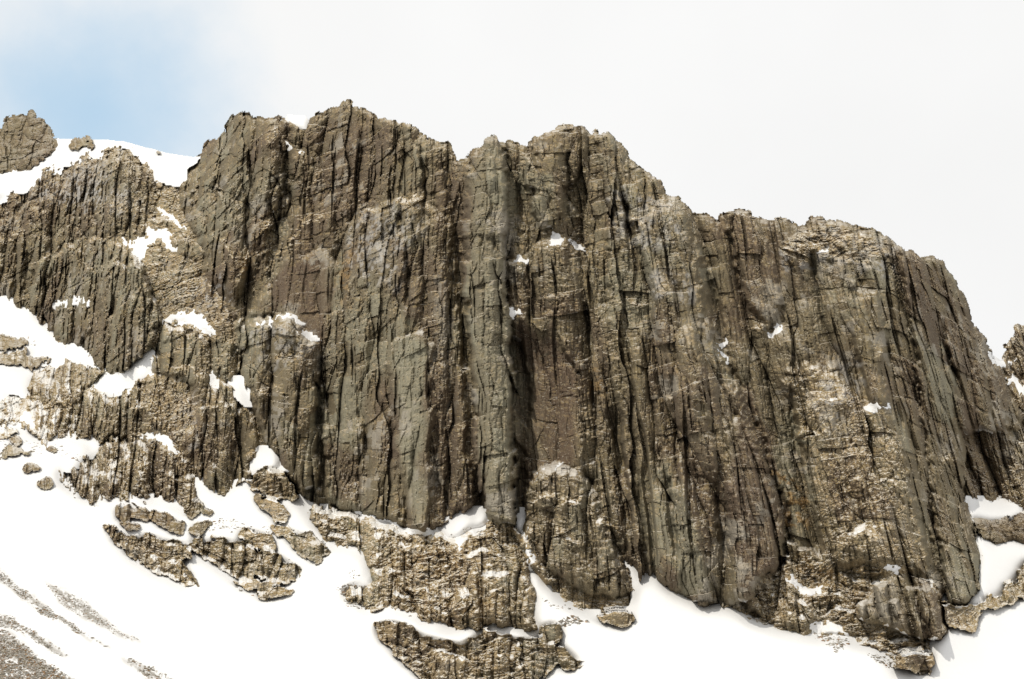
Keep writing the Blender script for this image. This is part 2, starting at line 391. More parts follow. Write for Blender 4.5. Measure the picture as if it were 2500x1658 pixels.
crag('main', pts(0, (585, 800), (620, 788), (690, 778), (730, 783), (745, 812), (790, 832), (805, 870), (785, 960), (780, 1060), (782, 1200), (745, 1210), (690, 1140), (640, 1060), (600, 960), (580, 870)), 14, part='spur', rim=35, amp=0.9)
crag('main', pts(0, (940, 900), (960, 830), (1000, 805), (1040, 815), (1060, 850), (1060, 930), (1050, 1050), (1040, 1296), (998, 1290), (985, 1180), (960, 1100), (955, 930)), 14, part='flake', rim=12, amp=0.6, tint=2, dust=0.25)
crag('main', pts(0, (770, 930), (784, 940), (792, 1100), (790, 1195), (776, 1195), (774, 1050)), 6, carve=True, rim=4)
crag('main', pts(0, (690, 430), (706, 300), (720, 300), (716, 440), (700, 560), (660, 650), (640, 660)), 6, carve=True, rim=6)
crag('main', pts(0, (1100, 520), (1128, 430), (1136, 700), (1150, 900), (1125, 900), (1112, 650)), 5, carve=True, rim=6)
crag('upper_mid', pts(0, (1112, 400), (1123, 382), (1173, 364), (1226, 337), (1258, 343), (1294, 341), (1330, 325), (1355, 316), (1376, 309), (1394, 307), (1430, 311), (1444, 332), (1451, 345), (1460, 334), (1473, 323), (1498, 337), (1537, 380), (1583, 421), (1626, 450), (1632, 475), (1640, 500), (1560, 620), (1520, 800), (1480, 900), (1400, 860), (1255, 800), (1240, 600), (1130, 600)), 8,
     'serrated upper buttress right of the notch, with leaning teeth along its crest', cat=BT, name='rock_buttress', group=GB, rim=30)
crag('upper_mid', pts(0, (1300, 420), (1330, 325), (1376, 309), (1394, 307), (1430, 311), (1440, 338), (1430, 400), (1415, 440), (1385, 460), (1360, 560), (1320, 570), (1290, 500)), 12, part='prow', rim=25, amp=0.8)
crag('upper_mid', pts(0, (1455, 348), (1473, 323), (1498, 337), (1522, 380), (1532, 480), (1535, 560), (1500, 560), (1482, 470), (1462, 390)), 12, part='pinnacle', rim=20, amp=0.7)
crag('spur_mid', pts(0, (1255, 650), (1300, 590), (1350, 570), (1400, 600), (1440, 680), (1500, 800), (1525, 1000), (1540, 1100), (1565, 1300), (1570, 1430), (1480, 1300), (1440, 1180), (1380, 1130), (1320, 1140), (1290, 1180), (1275, 1280), (1250, 1250), (1250, 1000), (1245, 800)), 11,
     'snow-capped wedge spur above the dark recess, right of the tall pillar', cat=BT, name='rock_buttress', group=GB, rim=40, ax=0.8)
crag('spur_mid', pts(0, (1250, 790), (1285, 760), (1310, 800), (1345, 770), (1375, 850), (1415, 900), (1425, 1050), (1410, 1140), (1330, 1170), (1290, 1210), (1275, 1280), (1250, 1200), (1250, 900)), 3.2, part='recess', rim=5, amp=0.9, tint=1, dust=0.4, ax=5.5, edge=0.95)
crag('spur_mid', pts(0, (1245, 820), (1274, 830), (1286, 900), (1298, 1000), (1288, 1055), (1265, 1010), (1245, 980)), -2, carve=True, rim=3)
crag('spur_mid', pts(0, (1245, 1060), (1278, 1100), (1290, 1200), (1280, 1275), (1255, 1240)), -1, carve=True, rim=3)
crag('pillar', pts(0, (1125, 420), (1173, 368), (1180, 343), (1205, 330), (1226, 337), (1236, 380), (1241, 480), (1250, 560), (1246, 700), (1250, 850), (1258, 1000), (1255, 1100), (1258, 1200), (1275, 1295), (1230, 1290), (1185, 1270), (1175, 1200), (1165, 1090), (1150, 950), (1140, 800), (1135, 650), (1130, 520)), 16,
     'tall slender pillar running the full height of the cliff below the notch', cat='rock pillar', name='rock_pillar', rim=16, amp=0.75, dust=0.3, tint=3, roof=([(1205, 330), (1188, 560), (1185, 800), (1200, 1100), (1225, 1290)], 0.045))
crag('low_mid', pts(0, (1300, 1168), (1350, 1142), (1380, 1134), (1420, 1150), (1450, 1200), (1490, 1300), (1540, 1400), (1552, 1440), (1500, 1475), (1440, 1455), (1330, 1400), (1285, 1300), (1290, 1220)), 14,
     'short blocky buttress under the dark recess, thin snow on its top', cat=BT, name='rock_buttress', group=GB, rim=45, rub=0.2)
crag('big_right', pts(0, (1530, 385), (1583, 421), (1626, 450), (1632, 475), (1662, 489), (1681, 507), (1705, 560), (1725, 650), (1745, 770), (1770, 870), (1800, 950), (1850, 1050), (1895, 1200), (1925, 1290), (1920, 1380), (1880, 1430), (1820, 1480), (1740, 1492), (1690, 1472), (1630, 1438), (1565, 1390), (1548, 1300), (1520, 1100), (1500, 950), (1480, 780), (1480, 600), (1500, 480)), 13,
     'broad fluted buttress sweeping down to the lowest snow, right of centre', cat=BT, name='rock_buttress', group=GB, rim=45)
crag('big_right', pts(0, (1560, 560), (1620, 500), (1675, 520), (1700, 650), (1720, 850), (1745, 1100), (1760, 1300), (1770, 1485), (1700, 1472), (1670, 1300), (1640, 1000), (1600, 750)), 16.5, part='rib', rim=34, amp=1.1)
crag('big_right', pts(0, (1770, 1060), (1810, 1000), (1870, 1130), (1915, 1290), (1905, 1390), (1830, 1475), (1790, 1460), (1775, 1250)), 15.5, part='rib', rim=30, amp=1.0, tint=1, dust=0.25)
crag('right', pts(0, (1681, 507), (1689, 520), (1728, 520), (1756, 534), (1781, 514), (1814, 512), (1842, 520), (1874, 525), (1906, 523), (1939, 536), (1981, 534), (2017, 530), (2053, 543), (2089, 554), (2139, 564), (2178, 582), (2208, 616), (2225, 700), (2245, 850), (2285, 1000), (2320, 1200), (2340, 1400), (2300, 1490), (2200, 1480), (2050, 1390), (1990, 1410), (1930, 1390), (1925, 1290), (1895, 1200), (1850, 1050), (1800, 950), (1770, 870), (1745, 770), (1725, 650), (1705, 560)), 9,
     'dome-topped right-hand buttress of thin leaning columns with a rubbly crown', cat=BT, name='rock_buttress', group=GB, rim=40, rub=0.0, dust=0.35)
crag('right', pts(0, (1775, 560), (1781, 514), (1842, 520), (1874, 600), (1910, 740), (1870, 800), (1810, 720)), 12, part='rib', rim=25, amp=0.8)
crag('right', pts(0, (2080, 690), (2140, 700), (2170, 850), (2150, 900), (2190, 1060), (2160, 1100), (2110, 960), (2070, 800)), 12, part='rib', rim=35, amp=0.7)
crag('right', pts(0, (1900, 920), (1960, 880), (2040, 900), (2140, 980), (2190, 1060), (2230, 1200), (2270, 1400), (2150, 1430), (2060, 1390), (1990, 1400), (1985, 1250), (1960, 1100)), 12, part='lower_spur', rim=40, rub=0.25, dust=0.9)
crag('right', pts(0, (1900, 600), (1960, 560), (2060, 550), (2140, 580), (2190, 630), (2120, 650), (2000, 640), (1930, 660)), 10, part='crown', rim=20, rub=0.8, dust=0.8)
crag('end', pts(0, (2206, 616), (2246, 611), (2285, 616), (2303, 636), (2324, 668), (2356, 743), (2396, 814), (2421, 864), (2440, 900), (2470, 960), (2490, 1010), (2500, 1060), (2440, 1060), (2350, 1060), (2345, 1100), (2362, 1220), (2385, 1320), (2407, 1380), (2400, 1440), (2370, 1485), (2320, 1490), (2300, 1400), (2270, 1200), (2240, 1000), (2225, 850), (2215, 740)), 14,
     'last leaning slab pillar of the cliff, its smooth edge against white sky', cat='rock pillar', name='rock_pillar', rim=24, amp=0.85, dust=0.35, roof=([(2262, 620), (2310, 850), (2370, 1100), (2375, 1480)], 0.03))
crag('far_right', pts(0, (2436, 900), (2440, 857), (2453, 832), (2478, 825), (2481, 800), (2496, 796), (2600, 780), (2600, 1260), (2520, 1270), (2462, 1228), (2350, 1222), (2345, 1100), (2350, 1060), (2500, 1045), (2470, 960)), 5,
     'notched snow-flecked rocks behind the last pillar at the right edge', cat=BT, name='rock_buttress', group=GB, rim=20, rub=0.35, dust=0.8, amp=1.3)
crag('far_right_low', pts(6, (2000, 1330), (2060, 1305), (2190, 1320), (2250, 1300), (2330, 1250), (2420, 1300), (2550, 1400), (2550, 1520), (2352, 1480), (2280, 1450), (2150, 1490), (2050, 1420)), 4,
     'dark mossy rock step between two snow beds at the right edge', cat=OC, name='rock_outcrop', group=GO, rim=12, rub=0.8, dust=0.3)
# clefts that part the ribs
for _q, _p in [(((1462, 860), (1486, 860), (1512, 1000), (1534, 1150), (1552, 1330), (1532, 1340), (1504, 1150), (1482, 1000)), 4), (((1686, 520), (1710, 520), (1734, 640), (1754, 760), (1778, 880), (1756, 880), (1728, 760), (1706, 640)), 5),
               (((1588, 1000), (1606, 1000), (1642, 1200), (1664, 1420), (1644, 1420), (1620, 1200)), 8), (((1915, 900), (1934, 900), (1948, 1050), (1962, 1200), (1942, 1200), (1928, 1050)), 4),
               (((2056, 800), (2076, 800), (2114, 930), (2156, 1060), (2136, 1060), (2094, 930)), 5), (((2284, 760), (2302, 760), (2334, 900), (2366, 1040), (2348, 1040), (2316, 900)), 7),
               (((2222, 1230), (2244, 1230), (2292, 1360), (2326, 1460), (2302, 1470), (2264, 1360)), 4), (((1400, 640), (1414, 640), (1436, 760), (1452, 900), (1438, 900), (1420, 760)), 6),
               (((1500, 420), (1514, 420), (1540, 520), (1552, 640), (1538, 640), (1524, 520)), 4), (((1376, 360), (1390, 360), (1396, 460), (1392, 560), (1378, 560), (1382, 460)), 4),
               (((985, 560), (998, 560), (1002, 760), (996, 900), (984, 900), (988, 760)), 6), (((870, 300), (884, 300), (888, 420), (880, 500), (866, 500), (872, 420)), 4),
               (((1004, 310), (1018, 310), (1040, 400), (1050, 490), (1036, 490), (1024, 400)), 3), (((590, 300), (604, 300), (622, 420), (640, 560), (624, 560), (606, 420)), 8),
               (((1056, 960), (1070, 960), (1076, 1100), (1070, 1270), (1056, 1270), (1060, 1100)), 6), (((880, 1000), (896, 1000), (900, 1120), (896, 1250), (880, 1250), (884, 1120)), 6),
               (((575, 800), (590, 790), (594, 880), (588, 960), (574, 950)), 2), (((455, 560), (475, 560), (500, 660), (520, 740), (500, 740), (478, 660)), 1), (((55, 540), (70, 540), (74, 650), (66, 740), (50, 740), (56, 650)), 5),
               (((228, 620), (244, 620), (248, 740), (256, 880), (240, 880), (230, 740)), 6), (((560, 1040), (576, 1040), (580, 1120), (574, 1200), (560, 1200)), 3)]:
    crag('cleft', pts(0, *_q), _p, carve=True, rim=5)
# ---- rubble at the foot
crag('foot_right', pts(9, (340, 1110), (440, 1080), (600, 920), (740, 780), (740, 620), (930, 700), (1100, 740), (1400, 740), (1600, 780), (1760, 900), (1820, 1080), (1850, 1270), (1740, 1330), (1750, 1410), (1740, 1480), (1690, 1530), (1600, 1530), (1480, 1490), (1430, 1420), (1250, 1380), (1150, 1300), (1080, 1260), (920, 1280), (880, 1290), (800, 1290), (750, 1300), (640, 1250), (450, 1170)), 7.5,
     'long grassy rubble apron at the foot of the right buttress', cat=OC, ay=-2.6, name='rubble_apron', rub=1.0, dust=1.3, rim=12)
crag('foot_knob', pts(9, (440, 1100), (560, 1000), (680, 960), (800, 960), (850, 1010), (910, 1080), (915, 1170), (870, 1230), (810, 1230), (700, 1230), (560, 1180)), 9.5,
     'rounded shaggy knoll on the rubble apron, left of the finger columns', cat=OC, name='rock_outcrop', group=GO, rub=0.7, dust=0.9, rim=35)
crag('foot_columns', pts(9, (1190, 1000), (1300, 920), (1400, 850), (1600, 810), (1740, 900), (1800, 1060), (1845, 1280), (1800, 1330), (1700, 1320), (1550, 1260), (1420, 1200), (1300, 1180), (1200, 1150)), 10,
     'outcrop of leaning finger-like columns at the lowest right corner of the cliff', cat=OC, name='rock_outcrop', group=GO, rim=28, rub=0.05, amp=1.2, dust=0.4)
for _f in (((1320, 930), (1400, 925), (1450, 1190), (1420, 1210), (1370, 1110)), ((1435, 1030), (1495, 1025), (1570, 1255), (1500, 1235)), ((1535, 945), (1615, 945), (1695, 1300), (1610, 1275)), ((1650, 955), (1745, 960), (1840, 1275), (1800, 1325), (1710, 1305)), ((1205, 1040), (1265, 1030), (1275, 1160), (1215, 1155))):
    crag('foot_columns', pts(9, *_f), 13, part='column', rim=9, rub=0.0, dust=0.3, amp=1.15)
crag('foot_tip', pts(9, (1450, 1490), (1520, 1440), (1600, 1400), (1730, 1400), (1745, 1470), (1700, 1530), (1640, 1535), (1560, 1510)), 3.0,
     'small rock nose at the bottom tip of the rubble apron', ay=-3, edge=0.85, cat=OC, name='rock_outcrop', group=GO, rim=14, rub=0.6, dust=0.8)
crag('foot_far', pts(9, (1800, 1080), (1900, 1090), (2050, 1090), (2150, 1000), (2210, 900), (2290, 880), (2352, 720), (2450, 660), (2600, 680), (2600, 830), (2420, 900), (2290, 1000), (2200, 1080), (2080, 1130), (2070, 1180), (2040, 1280), (1930, 1260), (1850, 1220)), 2.2,
     'thin scatter of grassy rubble curving under the last pillar', ay=-1.2, edge=0.85, cat=OC, name='rubble_apron', rub=1.0, dust=1.5, rim=10)
crag('foot_mid', pts(0, (740, 1240), (770, 1224), (800, 1232), (860, 1254), (900, 1270), (1010, 1290), (1080, 1303), (1120, 1325), (1150, 1295), (1195, 1264), (1265, 1285), (1290, 1350), (1310, 1440), (1320, 1552), (1200, 1540), (1141, 1523), (1101, 1532), (1044, 1519), (991, 1509), (948, 1477), (919, 1489), (859, 1484), (825, 1460), (850, 1440), (901, 1415), (884, 1373), (873, 1344), (830, 1344), (800, 1325), (775, 1290)), 9,
     'wide mound of ochre-grassed rubble below the tall pillar', cat=OC, ay=-1.6, name='rubble_mound', rub=0.95, dust=1.25, rim=16)
crag('foot_mid', pts(0, (1150, 1345), (1190, 1300), (1255, 1290), (1285, 1350), (1312, 1440), (1317, 1545), (1250, 1540), (1160, 1530), (1100, 1500), (1130, 1420)), 10.5, part='rib', rim=40, rub=0.5, dust=0.8)
crag('foot_low', pts(0, (912, 1522), (940, 1520), (1000, 1532), (1040, 1547), (1120, 1552), (1160, 1540), (1320, 1562), (1360, 1562), (1390, 1590), (1432, 1606), (1430, 1622), (1400, 1625), (1365, 1620), (1340, 1648), (1300, 1700), (1060, 1700), (1000, 1628), (960, 1590), (925, 1568)), 7,
     'lowest rubbly outcrop in the middle, cut by the bottom of the picture', ay=-3.6, edge=0.85, cat=OC, name='rock_outcrop', group=GO, rub=0.9, dust=1.1, rim=20)
crag('foot_strip', pts(0, (1265, 1300), (1300, 1330), (1330, 1380), (1420, 1440), (1500, 1460), (1548, 1440), (1553, 1470), (1540, 1487), (1480, 1490), (1430, 1495), (1370, 1470), (1330, 1430), (1300, 1390)), 9,
     'shelving strip of rubble at the foot of the short blocky buttress', ay=-3, edge=0.85, cat=OC, name='rock_outcrop', group=GO, rub=0.9, dust=1.3, rim=12)
crag('foot_isle_a', pts(8, (1370, 1260), (1400, 1190), (1480, 1160), (1505, 1200), (1480, 1290), (1420, 1310)), 4,
     'small leaning rock right of the ochre rubble mound', ay=-4, edge=0.85, cat=OC, name='rock_outcrop', group=GO, rub=0.7, dust=1.0, rim=12)
crag('foot_isle_b', pts(8, (1740, 1130), (1800, 1090), (1900, 1085), (2000, 1110), (2020, 1160), (1980, 1200), (1930, 1225), (1860, 1200), (1780, 1170)), 4,
     'lone oval rock in the snow right under the blocky buttress', ay=-4.5, edge=0.85, cat=OC, name='rock_outcrop', group=GO, rub=0.7, dust=0.8, rim=16)
# ---- islands in the lower left snow
crag('isle_a', pts(7, (780, 400), (870, 370), (1000, 392), (1080, 420), (1240, 470), (1255, 500), (1250, 575), (1200, 570), (1080, 515), (960, 470), (880, 450), (880, 490), (790, 480)), 4.5,
     'long hooked rock in the snow just below the blunt clefted crag', ay=-4.5, edge=0.85, cat=OC, name='rock_outcrop', group=GO, rim=18, rub=0.4, dust=0.5)
crag('isle_b', pts(7, (790, 500), (850, 480), (910, 495), (965, 522), (940, 540), (860, 535)), 2.5,
     'thin flat rock tucked under the long hooked rock', ay=-5, edge=0.85, cat=OC, name='rock_outcrop', group=GO, rim=8, rub=0.6)
crag('isle_c', pts(7, (700, 540), (780, 530), (860, 570), (1000, 580), (1110, 610), (1180, 595), (1260, 640), (1300, 690), (1290, 740), (1235, 740), (1250, 790), (1320, 860), (1340, 915), (1250, 920), (1150, 870), (1050, 830), (960, 770), (870, 710), (780, 620)), 5.5,
     'ragged slanting outcrop, furthest left of the islands on the lower snow', ay=-3.2, edge=0.85, cat=OC, name='rock_outcrop', group=GO, rim=20, rub=0.55, dust=0.8)
crag('isle_d', pts(7, (1270, 640), (1400, 592), (1620, 600), (1700, 640), (1760, 690), (1900, 710), (2030, 770), (2075, 840), (2050, 900), (1950, 910), (1900, 900), (1760, 890), (1600, 860), (1480, 790), (1360, 710), (1290, 680)), 6.5,
     'largest island outcrop on the lower snow, a stepped dark front with grassy top', ay=-3.8, edge=0.85, cat=OC, name='rock_outcrop', group=GO, rim=22, rub=0.35, dust=0.8)
crag('isle_e', pts(7, (1550, 885), (1660, 880), (1780, 905), (1920, 880), (1930, 910), (1780, 975), (1700, 962), (1600, 910)), 3,
     'thin rock ledge directly below the largest island outcrop', ay=-5, edge=0.85, cat=OC, name='rock_outcrop', group=GO, rim=10, rub=0.8, dust=0.9)
crag('isle_f', pts(7, (1740, 1005), (1830, 965), (1930, 930), (2030, 960), (1980, 1000), (1860, 1022)), 2.5,
     'lowest sliver of rock below the largest island outcrop', ay=-5, edge=0.85, cat=OC, name='rock_outcrop', group=GO, rim=8, rub=0.8, dust=0.9)
crag('isle_g', pts(7, (1610, 565), (1680, 500), (1760, 560), (1870, 590), (1905, 650), (1890, 710), (1760, 670), (1650, 600)), 7,
     'tan grassy rock on the back of the largest island outcrop', ay=-3, edge=0.85, cat=OC, name='rock_outcrop', group=GO, rim=12, rub=0.9, dust=1.2)
crag('isle_h', pts(7, (1275, 540), (1350, 495), (1460, 490), (1440, 530), (1400, 560), (1340, 605), (1290, 570)), 3,
     'little wedge rock in snow between hooked rock and largest island', ay=-5, edge=0.85, cat=OC, name='rock_outcrop', group=GO, rim=10, rub=0.6)
crag('isle_i', pts(7, (1740, 330), (1840, 320), (1920, 350), (1990, 450), (1960, 505), (1870, 490), (1840, 430), (1780, 400)), 4,
     'snow-flecked rock below the rubbly knob, at the edge of a snow wedge', ay=-4.5, edge=0.85, cat=OC, name='rock_outcrop', group=GO, rim=14, rub=0.8, dust=1.1)
crag('isle_j', pts(7, (1850, 530), (1930, 515), (2030, 560), (1990, 600), (1910, 600)), 2.5,
     'pale scatter of stones between the rubbly knob and grassy island', ay=-3, edge=0.85, cat=OC, name='rock_outcrop', group=GO, rim=8, rub=1.0, dust=1.5)
crag('isle_k', pts(7, (1960, 610), (2070, 570), (2140, 560), (2200, 620), (2285, 705), (2260, 742), (2210, 720), (2215, 780), (2180, 795), (2090, 760), (2010, 680)), 5,
     'dark forked rock in the snow left of the ochre rubble mound', ay=-4.5, edge=0.85, cat=OC, name='rock_outcrop', group=GO, rim=16, rub=0.5, dust=0.6)
crag('isle_l', pts(7, (1255, 400), (1290, 360), (1350, 335), (1385, 380), (1360, 430), (1300, 470), (1260, 450)), 4,
     'round boulder-like rock at the right foot of the blunt clefted crag', ay=-4.5, edge=0.85, cat=OC, name='rock_outcrop', group=GO, rim=20, rub=0.2, amp=0.5)
crag('isle_m', pts(7, (1365, 420), (1420, 395), (1468, 425), (1440, 455), (1380, 450)), 2.5,
     'small grassy rock right of the round boulder-like rock', ay=-4, edge=0.85, cat=OC, name='rock_outcrop', group=GO, rim=8, rub=0.8)
crag('isle_n', pts(4, (235, 1350), (290, 1305), (350, 1310), (380, 1360), (370, 1385), (300, 1402)), 2.6,
     'two-lobed boulder alone on the open snow at left', ay=-5, edge=0.85, cat='boulder', name='boulder', group='stones lying on the left snow', rim=12, rub=0.3, amp=0.5)
crag('isle_o', pts(4, (150, 1250), (200, 1210), (260, 1225), (330, 1270), (260, 1262), (210, 1290), (170, 1270)), 1.8,
     'thin broken stones above the two-lobed boulder', ay=-4, edge=0.85, cat='boulder', name='boulder', group='stones lying on the left snow', rim=7, rub=0.6, amp=0.5)
crag('isle_p', pts(4, (310, 1115), (350, 1095), (405, 1110), (390, 1135), (340, 1132)), 1.6,
     'flat stone in the snow under the row of stubby pillars', ay=-4, edge=0.85, cat='boulder', name='boulder', group='stones lying on the left snow', rim=7, rub=0.5, amp=0.5)
crag('isle_q', pts(4, (0, 1120), (60, 1090), (150, 1110), (230, 1125), (220, 1140), (130, 1165), (50, 1185), (-100, 1160)), 2.0,
     'pale flat slabs in the snow at the left edge', ay=-4, edge=0.85, cat='boulder', name='boulder', group='stones lying on the left snow', rim=9, rub=0.6, tint=2)
crag('isle_r', pts(4, (60, 1045), (120, 1030), (160, 1060), (110, 1095), (70, 1075)), 2,
     'dark angular stone between the pale flat slabs and the rock band', ay=-4, edge=0.85, cat='boulder', name='boulder', group='stones lying on the left snow', rim=8, rub=0.4)
crag('isle_s', pts(4, (-100, 950), (0, 990), (70, 960), (140, 1000), (60, 1040), (-100, 1060)), 3,
     'low speckled rock at the left edge under the mossy dome', ay=-4, edge=0.85, cat=OC, name='rock_outcrop', group=GO, rim=10, rub=0.6, dust=1.0)
crag('crest_stone', pts(1, (1055, 480), (1085, 470), (1115, 485), (1135, 505), (1090, 500)), 1.2,
     'small dark stone high on the snow crest, upper of two', cat='boulder', name='boulder', group='stones on the snow crest', rim=5, amp=0.4)
crag('crest_stone_low', pts(1, (1085, 575), (1110, 558), (1155, 570), (1150, 582), (1110, 585)), 1.2,
     'small dark stone on the snow crest, lower of two', cat='boulder', name='boulder', group='stones on the snow crest', rim=5, amp=0.4)

# ---- snow lying on the rock
snow('largest snow patch in the left gully, forked around a rock block', pts(1, (830, 1075), (900, 1082), (960, 1070), (1010, 1040), (1020, 980), (1045, 1020), (1110, 1005), (1180, 1020), (1150, 1050), (1180, 1110), (1240, 1165), (1180, 1160), (1150, 1130), (1110, 1080), (1020, 1100), (990, 1180), (1000, 1210), (950, 1215), (900, 1140), (850, 1100)))
snow('narrow slanting snow streak at the top of the gully', pts(1, (1080, 870), (1110, 870), (1190, 925), (1285, 1018), (1240, 1005), (1180, 950), (1110, 905)))
snow('thin snow lip in the corner below the main summit notch', pts(1, (1960, 415), (2010, 470), (2070, 488), (2030, 508), (1985, 490), (1965, 460)))
snow('triangular snow patch on top of the twin-pillared crag', pts(4, (1110, 240), (1200, 185), (1350, 168), (1420, 240), (1475, 312), (1420, 325), (1390, 305), (1300, 262), (1200, 255)))
snow('wavy snow cap on the ledge of the brown columned crag', pts(4, (365, 120), (400, 105), (450, 105), (520, 72), (607, 80), (605, 135), (540, 112), (450, 125), (395, 152)))
snow('long curved snow cornice capping the spur of the main cliff', pts(4, (1725, 258), (1790, 232), (1860, 232), (1990, 192), (2040, 208), (2072, 252), (1990, 228), (1900, 255), (1850, 264), (1740, 275)))
snow('short snow sliver right of the curved snow cornice', pts(4, (2030, 310), (2100, 302), (2195, 362), (2130, 355), (2060, 332)))
snow('small snow diamond at the head of the tall column crag', pts(4, (1430, 650), (1450, 595), (1505, 640), (1490, 688)))
snow('snow saddle right of the domed mossy crag', pts(4, (620, 702), (700, 640), (740, 585), (840, 590), (860, 650), (905, 690), (890, 725), (830, 680), (780, 670), (740, 712), (650, 705)))
snow('low snow ridge between the mossy dome and twin-pillared crag', pts(4, (880, 625), (960, 575), (1015, 558), (1060, 612), (1000, 622), (950, 605)))
snow('leaf-shaped snow patch near the left edge below the mossy dome', pts(4, (115, 870), (215, 842), (235, 900), (255, 965), (190, 935), (150, 910)))
snow('snow strip along the right shoulder of the blunt clefted crag', pts(4, (960, 1022), (1130, 1015), (1225, 1135), (1170, 1115), (1090, 1065), (1000, 1042)))
snow('long diagonal snow strip at the left foot of the main cliff', pts(4, (1765, 1085), (1830, 1115), (2000, 1275), (1900, 1258), (1830, 1205), (1780, 1155), (1720, 1135)))
snow('arrow-shaped snow cap on the wedge spur right of the tall pillar', pts(2, (1420, 1112), (1445, 1060), (1470, 1018), (1530, 1058), (1570, 1090), (1500, 1085), (1450, 1118)))
snow('tail of snow running right from the arrow-shaped cap', pts(2, (1585, 1090), (1640, 1110), (1685, 1142), (1620, 1135)))
snow('snow blob on the left flank of the wedge spur', pts(2, (1185, 1250), (1215, 1200), (1290, 1212), (1230, 1255)))
snow('tiny snow ledge beside the tall pillar, halfway down', pts(5, (1158, 168), (1200, 155), (1258, 162), (1245, 184), (1170, 192)))
snow('thin snow rim on top of the short blocky buttress', pts(5, (1335, 1275), (1420, 1245), (1510, 1210), (1490, 1238), (1420, 1278), (1350, 1290)))
snow('star-shaped snow spot on the middle of the right buttress', pts(3, (590, 1155), (640, 1148), (665, 1105), (705, 1130), (695, 1158), (640, 1168), (610, 1195)))
snow('hooked snow scrap in the dark cleft of the right buttress, upper of two', pts(3, (250, 1245), (300, 1218), (330, 1190), (322, 1228), (290, 1256)))
snow('snow scrap in the dark cleft of the right buttress, lower of two', pts(3, (262, 1285), (330, 1335), (295, 1340)))
snow('branching snow cap above the lower spur of the right buttress', pts(6, (1265, 545), (1330, 515), (1360, 538), (1445, 542), (1425, 568), (1340, 558), (1290, 592)))
snow('square snow bed behind the last pillar at right', pts(6, (1950, 1188), (2080, 1168), (2245, 1183), (2235, 1260), (2195, 1322), (2080, 1312), (1990, 1330)))
snow('curving snow tongue at the right edge below the mossy step', pts(9, (2030, 625), (2130, 658), (2260, 618), (2352, 640), (2600, 600), (2600, 690), (2400, 690), (2300, 730), (2230, 790), (2290, 870), (2210, 905), (2150, 862), (2110, 760)))
snow('slanting snow bed in the hollow above the shaggy knoll', pts(9, (715, 880), (760, 855), (830, 920), (900, 948), (985, 950), (900, 995), (840, 1003), (780, 940)))
snow('pale snow dab above the finger-like columns', pts(9, (1390, 800), (1480, 785), (1500, 832), (1420, 845)))
snow('snow bay in the rubble apron below the shaggy knoll', pts(9, (900, 1205), (1040, 1178), (1110, 1218), (1190, 1302), (1080, 1268), (980, 1258), (920, 1280)))
snow('bright snow wedge at the foot of the main wall, left of the tall pillar', pts(8, (100, 440), (330, 498), (600, 543), (700, 562), (830, 506), (900, 438), (940, 392), (968, 438), (1035, 465), (960, 540), (880, 590), (820, 690), (790, 650), (760, 625), (680, 582), (500, 562), (300, 532)), lift=0.4)
snow('small forked snow at the right foot of the tall pillar', pts(8, (1210, 478), (1255, 500), (1298, 488), (1270, 550), (1255, 620), (1238, 590)))
snow('thin snow line on the rubbly crown of the dome-topped buttress', pts(3, (925, 592), (1015, 565), (1005, 592), (950, 608)))
snow('snow in the notch between the last pillar and far right rocks', pts(3, (2115, 1270), (2150, 1330), (2220, 1345), (2290, 1338), (2260, 1375), (2180, 1372), (2130, 1340)))
snow('snow streak down the gap at the far right edge', pts(3, (2235, 1460), (2285, 1455), (2340, 1520), (2420, 1580), (2420, 1640), (2330, 1580)))
snow('snow band sloping below the round-topped tower', pts(1, (-200, 700), (0, 625), (150, 592), (245, 597), (180, 645), (70, 695), (0, 745), (-200, 830)))

snow('thin snow gully between the ochre rubble mound and short blocky buttress', pts(8, (1268, 630), (1300, 690), (1335, 790), (1375, 890), (1430, 990), (1410, 1060), (1365, 1010), (1330, 890), (1285, 760)))
